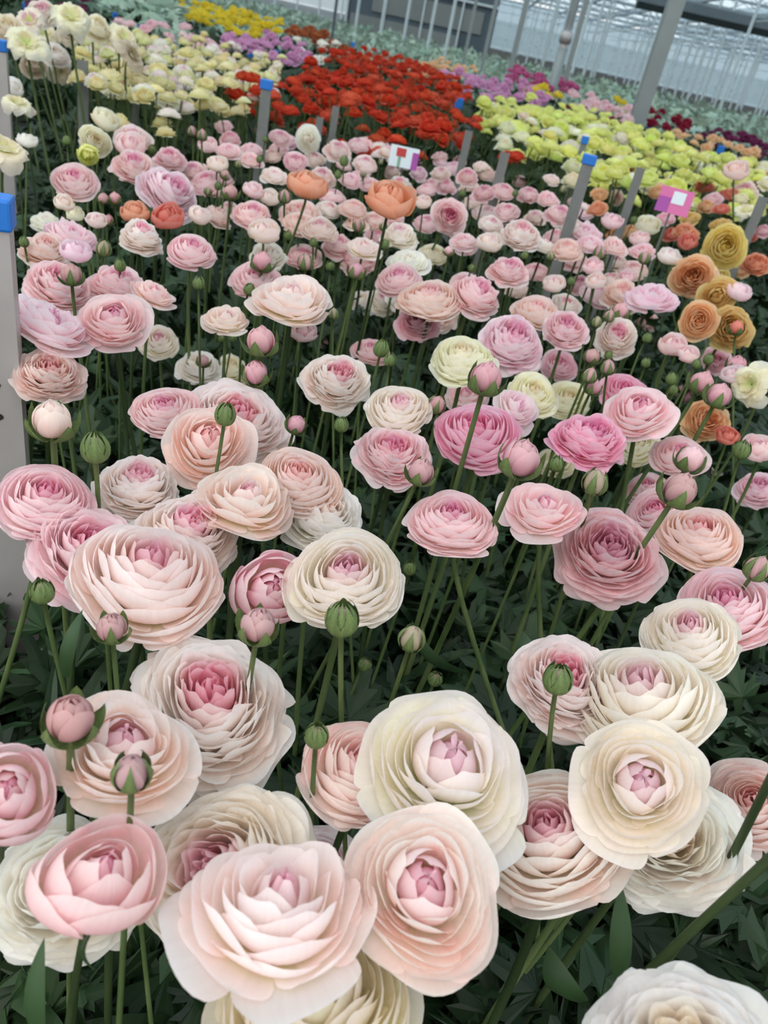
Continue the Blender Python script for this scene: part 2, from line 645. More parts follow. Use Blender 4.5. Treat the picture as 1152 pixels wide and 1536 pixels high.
def stem_pts(top, axis, foot, n=12, bend=.10):
    """smooth stem from the flower base down to the foot on the ground"""
    top, foot = Vector(top), Vector(foot)
    L = (top - foot).length
    c1 = top - axis * min(bend, L * .3)
    c2 = foot + (top - foot) * .35
    out = []
    for i in range(n + 1):
        s = i / n
        out.append(top * (1 - s) ** 3 + c1 * 3 * s * (1 - s) ** 2 + c2 * 3 * s * s * (1 - s) + foot * s ** 3)
    return out


def frame(axis, spin):
    z = Vector(axis).normalized()
    x = z.orthogonal().normalized()
    y = z.cross(x)
    m = Matrix((x, y, z)).transposed()
    return (m @ Matrix.Rotation(spin, 3, 'Z')).to_4x4()


def screen_axis(px, py, ax, ay):
    """axis given by how it shows in the picture: ax to the right, ay up, the rest towards the lens"""
    az = math.sqrt(max(0.0, 1 - ax * ax - ay * ay))
    v = -ray(px, py).normalized()
    camx, camy = RC @ Vector((1, 0, 0)), RC @ Vector((0, 1, 0))
    x = (camx - v * camx.dot(v)).normalized()
    y = v.cross(x)
    return (x * ax + y * ay + v * az).normalized()


def blade_mesh(name, root, tip, width, sag, mat, seed=0):
    """one long leaf blade"""
    root, tip = Vector(root), Vector(tip)
    d = tip - root
    side = d.cross(Vector((0, 1, .4))).normalized()
    nrm = d.cross(side).normalized()
    V, F, C = [], [], []
    n = 9
    for i in range(n + 1):
        s = i / n
        c = root + d * s + nrm * sag * math.sin(s * math.pi) + Vector((0, 0, -abs(sag) * s * s))
        w = width * (math.sin(math.pi * min(1, .12 + s * .9)) ** .8) * .5
        V += [tuple(c - side * w), tuple(c + nrm * w * .35), tuple(c + side * w)]
        C += [(1.25, 1.25, 1.2, 1)] * 3
    for i in range(n):
        a = i * 3
        F += [(a, a + 1, a + 4, a + 3), (a + 1, a + 2, a + 5, a + 4)]
    me = mesh(name, V, F, True, (mat,))
    vcol(me, C, 'petal_shade')
    return me


# ------------------------------------------------------------------ the flowers, one row each
# x, y, width, form, axis right, axis up, tint, nearer/farther factor, where the stem leads, label
BLOOMS = [
 (1026,1580,330,'R',.05,.30,'white',1,None,'big ruffled blush-white ranunculus cut off by the bottom right corner of the photo'),
 (636,1332,262,'O',.05,.20,'blush',1,(585,1536),'wide-open blush ranunculus with green throat and standing pink heart, bottom centre'),
 (672,1142,290,'O',.14,.34,'cream',1,None,'very large cream ranunculus with mauve heart, above the green-throated open one'),
 (424,1350,318,'L',.04,.66,'blush',1,(400,1536),'largest pink open ranunculus at the bottom, with long loose petals'),
 (147,1312,202,'C',.02,.42,'pink',1,(112,1536),'pale pink half-open ranunculus cup near the bottom left, with green bract below'),
 (8,1186,160,'C',-.05,.22,'pink',1,(0,1400),'deep pink-hearted cup-shaped ranunculus cut off by the left edge'),
 (330,1310,285,'R',-.42,.02,'cream',1.16,(430,1536),'big creamy ruffled ranunculus facing sideways with mauve heart, behind the pale pink cup'),
 (92,1330,225,'R',-.25,.15,'white',1.18,None,'crinkled white overblown ranunculus behind the pale pink half-open cup'),
 (14,1292,96,'T',-.1,.3,'brown',1.22,None,'withered brown ranunculus head below the deep pink-hearted cup at the left edge'),
 (475,1488,345,'F',.02,.30,'ivory',1.15,(470,1700),'pale ivory-green layered ranunculus under the largest pink open one'),
 (490,1300,150,'F',.1,.3,'whitepink',1.25,None,'white ranunculus mostly hidden between the largest pink one and the green-throated one'),
 (186,1118,235,'O',.0,.45,'blush',1,None,'cream-pink open ranunculus behind the two bottom left buds'),
 (322,1052,258,'R',.02,.32,'whitepink',1.1,None,'big ruffled ranunculus with bright pink heart and white rim, below the large blush dome'),
 (820,1242,255,'F',-.10,.36,'blush',1.14,None,'tall peach-cream layered ranunculus between the two big mauve-hearted ones'),
 (962,1172,218,'O',.10,.25,'cream',1,(726,1536),'open cream ranunculus with mauve heart and petals parting downward, lower right'),
 (1006,1255,232,'R',.15,.05,'white',1.13,None,'crinkled white ranunculus behind and below the open mauve-hearted one, lower right'),
 (965,1130,150,'C',.02,.55,'pink',1.07,None,'pink ranunculus squeezed between the creamy dome and the open mauve-hearted one'),
 (960,1036,238,'F',-.10,.58,'cream',1,None,'creamy white domed ranunculus with yellowish middle, right side'),
 (850,1016,180,'R',.18,.40,'whitepink',1.05,None,'ranunculus with white skirt and pink middle behind the creamy dome on the right'),
 (1037,947,155,'F',.02,.52,'cream',1,None,'cream ranunculus with tiny pink eye above the creamy dome, right side'),
 (1092,905,165,'F',.0,.5,'pink',1.02,None,'pink ranunculus behind the cream one with the tiny pink eye'),
 (1128,1204,150,'F',-.15,.28,'peach',1,None,'peach layered ranunculus cut off by the right edge'),
 (540,1150,190,'F',.05,.42,'peach',1.1,None,'peach-pink layered ranunculus mostly hidden behind the very large cream one'),
 (520,858,192,'F',.0,.46,'cream',1,None,'round cream domed ranunculus right of the large blush dome, bud in front of it'),
 (228,852,250,'F',.05,.68,'blush',1,(185,1035),'large blush domed ranunculus at middle left, white at the rim'),
 (408,882,126,'C',.12,.24,'dusky',1.08,(433,1180),'dusky pink half-open ranunculus tucked left of the round cream dome'),
 (66,745,152,'F',-.06,.48,'pink',1,(10,960),'rosy pink ranunculus cut off by the left edge, beside the tall green bud'),
 (138,826,182,'R',.15,.4,'pink',1.07,None,'pale pink ranunculus partly hidden behind the large blush dome on its left'),
 (208,722,138,'R',.0,.70,'whitepink',1.06,None,'white ranunculus with pink middle just right of the tall green bud at left'),
 (282,792,160,'R',.1,.52,'whitepink',1.06,None,'ruffled white-pink ranunculus peeking out behind the top of the large blush dome'),
 (370,742,172,'L',.10,.68,'blush',1,(350,950),'flat wide blush ranunculus with pointed petals above the round cream dome'),
 (450,714,134,'F',.05,.46,'peach',1,None,'blush domed ranunculus right behind the flat wide one'),
 (488,772,132,'R',.2,.4,'white',1.08,None,'crinkled white ranunculus behind the round cream dome'),
 (312,660,150,'O',-.03,.36,'peach',1,None,'open peach-blush ranunculus with a green bud standing in front of it'),
 (356,624,170,'R',.08,.42,'whitepink',1.06,None,'big white-blush ruffled ranunculus behind the open peach-blush one'),
 (248,611,108,'F',-.15,.55,'pink',1.02,None,'pink domed ranunculus left of the big white-blush ruffled one'),
 (76,556,108,'R',.1,.5,'peach',1.1,None,'peach-pink ranunculus under the lilac-pink one beside the aluminium post'),
 (76,482,148,'L',.34,.78,'lilac',1,(50,690),'lilac-pink ranunculus seen from the side, touching the near aluminium post'),
 (170,476,115,'O',-.02,.46,'pink',1,(200,640),'pink ranunculus with deep pink eye just right of the lilac-pink one'),
 (90,425,104,'R',.12,.55,'pink',1.03,None,'pink ruffled ranunculus behind the half-open bud near the aluminium post'),
 (238,509,64,'F',-.05,.42,'cream',1.03,None,'small cream ranunculus with brownish eye right of the pink one with deep pink eye'),
 (182,425,95,'R',.2,.65,'pink',1.04,None,None),
 (232,438,76,'L',.35,.62,'pink',1,None,None),
 (107,350,86,'L',.28,.66,'lilac',1.02,None,None),
 (66,372,74,'R',.15,.6,'peach',1,None,None),
 (113,375,52,'C',.1,.75,'lilac',.97,None,None),
 (111,267,76,'F',-.05,.42,'pink',1,(122,330),'round pink ranunculus standing alone at upper left above a small pale cup'),
 (96,303,32,'C',0,.5,'blush',1,None,None),
 (255,284,95,'R',.45,.62,'lilac',1,None,'big pale lilac-pink ranunculus leaning right, above the coral bloom'),
 (203,248,72,'R',.1,.55,'pink',1.02,None,None),
 (199,204,58,'F',0,.45,'blush',1.02,None,None),
 (196,217,50,'C',0,.5,'pink',.98,(202,300),None),
 (255,235,50,'R',0,.6,'pink',1,None,None),
 (290,256,46,'R',0,.6,'pink',1,None,None),
 (158,178,44,'C',.35,.4,'ivory',1.02,None,'cream nodding ranunculus above the yellowish one at upper left'),
 (143,211,50,'F',.15,.2,'ivory',1,None,'yellowish cream ranunculus facing out at upper left'),
 (133,232,34,'C',.1,-.3,'lemon',1.02,None,'small yellow-green ranunculus under the yellowish cream one'),
 (6,224,78,'T',.25,.55,'ivory',.9,None,'big white ranunculus seen from behind at the left edge'),
 (40,210,32,'C',.1,.8,'white',1.05,None,'small white cup flower just right of the big white one at the left edge'),
 (26,155,46,'T',.2,.7,'ivory',.95,None,None),
 (44,166,22,'C',.2,.5,'blush',1,None,None),
 (20,129,32,'C',.2,.4,'white',1,None,None),
 (251,323,54,'C',-.1,.55,'coral',1,(240,380),'coral-orange ranunculus under the big pale lilac-pink one'),
 (202,317,46,'C',-.2,.7,'orange',1.02,None,'brownish orange ranunculus just left of the coral one'),
 (213,352,72,'R',.25,.6,'whitepink',1,None,None),
 (288,372,80,'F',.15,.55,'pink',1,None,'rosy pink ranunculus with stem in front, below the coral one'),
 (145,329,34,'C',0,.6,'blush',1.02,None,None),
 (68,330,48,'L',0,.7,'white',1.03,None,None),
 (112,320,30,'C',0,.6,'ivory',1.03,None,None),
 (386,416,84,'F',.0,.36,'pink',1.03,None,'bright pink ranunculus with a half-open bud in front of its middle'),
 (438,444,136,'L',.04,.72,'blush',.98,(418,600),'wide flat blush ranunculus on a thick pale stem, centre left'),
 (340,476,76,'L',.05,.78,'blush',1,(335,570),None),
 (505,566,106,'R',.1,.42,'whitepink',1.05,None,'crinkled white ruffled ranunculus low among the stems in the middle'),
 (557,524,62,'F',.1,.7,'pink',1.03,None,None),
 (598,608,108,'F',.0,.62,'cream',1,(558,760),'cream-blush ranunculus on a dark stem left of the hot pink dome'),
 (590,676,118,'R',.05,.5,'pink',1.07,None,'pink ruffled ranunculus hidden under the cream-blush one'),
 (716,646,138,'F',-.02,.48,'hot',1,None,'brightest hot pink domed ranunculus in the middle of the bed'),
 (698,590,72,'L',0,.6,'pink',1.08,None,'pink ranunculus peeking out behind the top of the brightest hot pink dome'),
 (778,610,86,'L',.55,.52,'lilac',1.02,None,'lilac-pink ranunculus tilted right, behind the brightest hot pink dome'),
 (800,588,86,'F',.15,.42,'ivory',1.06,None,'ivory ranunculus behind the tilted lilac-pink one'),
 (852,596,76,'F',.1,.4,'ivory',1.08,None,'second ivory ranunculus, right of the one behind the tilted lilac-pink bloom'),
 (697,534,112,'F',.05,.70,'ivory',1,None,'flattened ivory ranunculus with a curved dark stem crossing it'),
 (768,509,110,'R',.15,.55,'lilac',1,None,'lilac-pink ruffled ranunculus right above the flattened ivory one'),
 (646,444,100,'F',.02,.6,'peach',1,(615,590),'peach-pink ranunculus left of the one on the curved dark stem'),
 (599,416,76,'F',-.02,.5,'pink',1,(590,500),'pink ranunculus with deep pink eye, behind the peach-pink one'),
 (716,440,90,'R',.38,.5,'pink',.97,(655,660),'pink ranunculus leaning right on a long curved dark stem'),
 (805,464,82,'F',.1,.6,'peach',1.03,None,None),
 (850,490,76,'R',.1,.6,'pink',1,None,None),
 (884,655,116,'R',.22,.65,'hot',1,None,'hot pink flattened ranunculus right of the brightest hot pink dome'),
 (958,612,114,'O',.02,.55,'pink',.98,(930,770),'pink open ranunculus with wavy outer petals, above right of the flattened hot pink one'),
 (938,585,80,'F',.1,.5,'hot',1.05,None,'hot pink ranunculus behind the pink one with wavy outer petals'),
 (817,760,132,'L',.12,.62,'pink',1,(825,950),'pink wide ranunculus right of the rosy dome, with bud stem crossing its edge'),
 (677,776,140,'F',.02,.56,'pink',1,(745,1010),'rosy domed ranunculus on a leaning stem, below the brightest hot pink dome'),
 (915,822,168,'R',.05,.40,'dusky',1.08,None,'dusky pink shaded ranunculus low behind crossing stems, right of centre'),
 (985,764,98,'F',-.2,.4,'pink',1.05,None,'pale pink ranunculus tucked behind the peachy one at right'),
 (972,731,76,'F',0,.6,'pink',1.07,None,'pink ranunculus behind the half-open bud at right'),
 (1050,796,136,'F',.05,.60,'peach',1,None,'peachy domed ranunculus at right with white petal tips'),
 (956,665,78,'F',.1,.45,'ivory',1.07,None,'ivory ranunculus under the pink one with wavy outer petals'),
 (1020,680,88,'F',.1,.5,'pink',1.04,None,'pale pink ranunculus behind the pointed-sepal pink bud at right'),
 (1140,730,72,'R',0,.5,'lilac',1,None,'pale lilac ranunculus at the right edge below the round green bud'),
 (1142,672,58,'C',.1,.7,'pink',1.02,None,'pink cup ranunculus at the right edge beside the round green bud'),
 (1060,630,72,'R',.2,.2,'apricot',1.08,None,'fading apricot-cream ranunculus under the pair of pink half-open buds'),
 (1092,652,38,'C',.1,.6,'coral',1.08,None,'small coral ranunculus just above the round green bud at right'),
 (1126,576,72,'T',-.6,.1,'ivory',1,None,'creamy green spidery ranunculus seen from behind at the right edge'),
 (976,443,84,'L',.1,.72,'lilac',1,None,'pale lilac domed ranunculus left of the tan and mustard blooms'),
 (926,502,70,'R',.1,.3,'whitepink',1.04,None,'white-pink ranunculus low behind three bud stems at right'),
 (1048,480,62,'F',0,.15,'apricot',.98,None,'apricot rosette facing out, lowest of the tan and mustard group'),
 (1040,413,70,'R',-.1,.2,'apricot',1.02,None,'tan-apricot ruffled ranunculus left of the yellow one facing out'),
 (1088,369,70,'F',.05,.15,'yellow',.98,None,'yellow ranunculus facing out, topmost of the tan and mustard group'),
 (1076,443,62,'O',.05,.1,'mustard',1,None,'mustard ranunculus with a dark eye'),
 (1098,492,70,'R',.2,.1,'mustard',1.04,None,'mustard ruffled ranunculus behind the apricot rosette'),
 (1135,393,44,'R',.0,.4,'orange',1.02,None,'orange ranunculus at the right edge beside the yellow one'),
 (1075,412,40,'F',0,.3,'yellow',1.05,None,None),
 (1010,516,44,'C',.2,.5,'pink',1,None,None),
 (1032,531,36,'C',.3,.6,'pink',1,None,None),
 (1107,435,46,'C',.35,.7,'lilac',.95,(1060,520),'single pale pink half-open ranunculus on a long stem in front of the mustard blooms'),
 (1030,590,40,'R',0,.3,'dusky',1.12,None,None),
 (1075,540,46,'R',0,.2,'dusky',1.12,None,None),
 (1100,560,40,'C',0,.7,'lilac',1.0,None,None),
 # middle distance
 (378,319,68,'F',.1,.6,'pink',1,None,None),(396,347,52,'C',.05,.65,'blush',.98,(394,400),None),
 (402,381,62,'R',0,.4,'white',1.04,None,None),(450,318,74,'F',.05,.6,'peach',1.02,None,None),
 (450,333,56,'F',0,.6,'peach',1,None,None),(480,341,60,'F',.1,.6,'blush',1,None,None),
 (506,366,54,'R',0,.7,'pink',1,None,None),(546,369,64,'L',.15,.72,'blush',1,None,None),
 (463,276,66,'C',.15,.86,'orange',.93,(440,345),'orange poppy-like ranunculus seen from below, on a tall thin stem'),
 (585,297,80,'C',.1,.62,'orange',.94,(570,370),'large peach-orange ranunculus seen from the side, right of the orange poppy-like one'),
 (600,351,58,'R',0,.65,'cream',.98,(595,385),None),(612,390,76,'L',0,.7,'white',1.04,None,None),
 (675,323,58,'R',.05,.25,'pink',.97,(655,360),'round pink pompon ranunculus right of the large peach-orange one'),
 (650,378,46,'F',.1,.4,'ivory',1.03,None,None),(697,360,46,'L',0,.7,'pink',1,None,None),
 (734,362,44,'C',.1,.7,'blush',1,None,None),(783,349,68,'R',.1,.68,'whitepink',.97,None,'big pale white-pink nodding ranunculus in the middle of the far pink rows'),
 (762,403,64,'R',.1,.65,'pink',.98,None,None),(804,405,42,'F',.1,.5,'pink',1.02,None,None),
 (775,432,40,'F',0,.5,'blush',1.05,None,None),(850,372,54,'F',0,.6,'peach',1,None,None),
 (700,425,60,'F',0,.5,'pink',1.07,None,None),(630,480,70,'R',.1,.3,'dusky',1.08,None,None),
 (660,470,60,'R',.1,.3,'blush',1.09,None,None),(575,450,50,'R',.1,.3,'cream',1.09,None,None),
 (545,450,46,'R',.1,.3,'white',1.1,None,None),(600,445,50,'R',.1,.3,'white',1.07,None,None),
 (840,545,60,'F',.1,.4,'dusky',1.1,None,None),(490,512,44,'F',.1,.6,'pink',1.08,None,None),
 (455,495,46,'C',.1,.6,'pink',1.1,None,None),(300,548,70,'R',0,.6,'white',1.12,None,None),
 (345,552,60,'R',0,.6,'ivory',1.12,None,None),(835,690,62,'F',0,.4,'ivory',1.1,None,None),
 (740,690,50,'C',.1,.4,'blush',1.1,None,None),(1060,700,50,'R',.1,.4,'white',1.1,None,None),
 (1005,830,60,'R',.1,.4,'white',1.15,None,None),
 (335,188,30,'L',0,.6,'pink',1,None,None),(345,206,34,'R',0,.7,'pink',1,None,None),(380,196,20,'L',0,.7,'pink',1,None,None),
 (343,224,46,'L',.05,.7,'pink',1,None,None),(312,216,32,'C',0,.6,'pink',1,None,None),(325,245,34,'C',0,.7,'blush',.97,(322,300),None),
 (302,256,38,'F',.1,.5,'peach',1,None,None),(376,238,42,'L',.1,.7,'pink',1,None,None),(378,223,36,'L',0,.7,'pink',1.02,None,None),
 (420,204,36,'F',.1,.5,'pink',1,None,None),(434,212,30,'R',0,.5,'lilac',1.02,None,None),
 (463,209,42,'O',0,.1,'white',1,None,'white-pink ranunculus with dark centre facing out, far end of the pink rows'),
 (497,208,20,'R',0,.6,'pink',1,None,None),(506,223,44,'R',.1,.6,'blush',1,None,None),(443,240,42,'F',0,.4,'pink',1,None,None),
 (472,236,36,'F',0,.6,'blush',1.03,None,None),(411,262,46,'L',0,.72,'blush',.97,(413,310),None),(484,263,44,'R',.1,.5,'blush',1.03,None,None),
 (548,243,42,'F',.1,.6,'blush',1,None,None),(540,262,34,'L',.1,.7,'pink',1,None,None),(525,268,40,'L',.1,.7,'pink',1.01,None,None),
 (556,276,36,'L',0,.7,'pink',1,None,None),(380,284,34,'C',.1,.7,'pink',1,None,None),(338,268,32,'L',.1,.7,'dusky',1.02,None,None),
 (300,322,38,'C',.3,.6,'blush',1.02,None,None),(530,310,46,'F',.1,.6,'peach',1.02,None,None),(562,330,46,'F',.1,.5,'peach',1.04,None,None),
 (405,296,34,'C',.1,.6,'blush',1.03,None,None),(566,352,40,'R',0,.5,'pink',1.05,None,None),(345,313,36,'R',0,.6,'blush',1.04,None,None),
 (660,233,25,'L',0,.7,'pink',.98,None,None),(630,243,18,'L',0,.7,'pink',1,None,None),(606,245,24,'R',0,.7,'pink',1,None,None),
 (588,256,28,'R',0,.7,'blush',1,None,None),(628,258,30,'R',0,.7,'lilac',1,None,None),(661,258,32,'R',0,.6,'blush',1,None,None),
 (722,248,26,'L',0,.75,'blush',.95,(720,290),None),(701,262,36,'R',0,.6,'pink',1,None,None),(726,288,38,'R',0,.7,'dusky',1,None,None),
 (670,278,32,'R',0,.6,'pink',1,None,None),(647,275,30,'F',0,.6,'pink',1,None,None),(755,284,40,'F',.1,.65,'pink',1,None,None),
 (708,302,32,'F',0,.6,'blush',1,None,None),(735,300,32,'F',0,.6,'peach',1,None,None),(635,302,28,'C',0,.6,'blush',1,None,None),
 (828,268,28,'L',.2,.7,'blush',.95,(815,310),None),(823,297,38,'L',.15,.65,'pink',1,None,None),(761,315,42,'F',.1,.5,'pink',1,None,None),
 (793,290,36,'R',0,.7,'pink',1,None,None),(838,320,46,'R',.2,.65,'pink',1,None,None),(803,325,34,'R',0,.6,'blush',1.03,None,None),
 (698,366,40,'F',0,.5,'pink',1.03,None,None),(640,332,44,'F',.1,.6,'pink',1.03,None,None),(833,353,38,'F',0,.6,'pink',1.02,None,None),
 (858,340,34,'C',0,.6,'blush',1,None,None),(862,300,26,'L',0,.7,'pink',1.02,None,None),(600,275,36,'R',0,.6,'whitepink',1.04,None,None),
 (690,240,22,'R',0,.6,'pink',1.05,None,None),(745,265,26,'R',0,.6,'blush',1.03,None,None),(780,270,24,'R',0,.6,'pink',1.04,None,None),
 (880,346,52,'L',.1,.68,'lilac',1,None,None),(884,363,46,'L',.1,.7,'lilac',.99,None,None),(922,368,46,'L',.2,.62,'pink',1,None,None),
 (918,331,36,'C',.1,.75,'pink',.96,(910,390),None),(960,357,32,'C',0,.7,'pink',1,None,None),(964,375,42,'L',0,.65,'pink',1,None,None),
 (1005,384,38,'C',.2,.7,'whitepink',.97,(1015,430),None),(889,398,36,'C',0,.65,'pink',.99,None,None),(952,402,46,'F',0,.5,'blush',1.03,None,None),
 (862,390,40,'R',0,.5,'pink',1.03,None,None),(925,392,36,'R',0,.5,'blush',1.04,None,None),(893,420,34,'C',0,.5,'blush',1.03,None,None),
 (870,425,40,'R',0,.5,'dusky',1.06,None,None),(830,425,36,'C',0,.5,'blush',1.06,None,None),(972,480,36,'R',0,.5,'peach',1.05,None,None),
 (940,415,26,'C',0,.5,'dusky',1.03,None,None),(938,400,34,'F',.0,.5,'apricot',1.05,None,None),
 # warm-coloured flowers at the right of the pink rows
 (899,289,30,'L',-.1,.5,'apricot',1,None,None),(895,311,34,'L',-.2,.6,'orange',.98,None,None),(925,296,24,'R',.1,.2,'peach',1,None,None),
 (938,253,27,'L',0,.7,'coral',.97,None,None),(990,285,38,'L',.05,.6,'apricot',.98,None,None),(1057,278,33,'L',0,.7,'coral',1,None,None),
 (1105,254,42,'C',.1,.6,'peach',.92,(1120,300),'single pale peach ranunculus on a long stem at upper right'),(1116,285,44,'R',.1,.5,'blush',1,None,None),
 (1095,290,36,'L',0,.7,'coral',1,None,None),(1070,296,30,'L',0,.7,'dusky',1.01,None,None),(1120,316,40,'T',0,.7,'ivory',.98,None,None),
 (1030,345,42,'L',.15,.6,'orange',1,None,None),(973,336,42,'C',.1,.6,'ivory',1,None,None),(1000,326,32,'L',0,.6,'dusky',1,None,None),
 (1033,362,32,'C',-.1,.4,'coral',.98,None,None),(1085,337,40,'L',0,.7,'mustard',1.02,None,None),(1146,270,34,'R',0,.5,'coral',1,None,None),
 (1082,312,28,'L',0,.7,'coral',1.02,None,None),(1035,325,34,'L',0,.6,'mustard',1.04,None,None),(1060,308,28,'R',0,.6,'apricot',1.03,None,None),
 (1125,352,24,'R',0,.6,'coral',1.02,None,None),(1145,345,26,'R',0,.6,'dusky',1.02,None,None),(947,345,30,'F',0,.6,'apricot',1.03,None,None),
 (922,350,28,'L',0,.6,'orange',1.05,None,None),(1110,400,36,'R',.1,.3,'apricot',1.05,None,None),(1008,350,30,'R',0,.6,'coral',1.04,None,None),
]
# tall overblown white flowers at the upper left
SPENT = [(62,16,44,.0,.7,'cream'),(106,26,58,.2,.75,'ivory'),(40,64,62,.1,.65,'ivory'),(12,40,52,.0,.7,'ivory'),(44,30,50,-.1,.7,'cream'),
 (66,50,40,.2,.7,'ivory'),(146,40,46,.5,.6,'ivory'),(184,56,46,.5,.55,'ivory'),(198,82,50,.75,.4,'spent'),(84,80,44,.3,.6,'white'),
 (106,52,40,.1,.5,'spent'),(92,108,38,.2,.2,'spent'),(50,95,40,.1,.5,'spent'),(184,132,42,0,.8,'blush')]
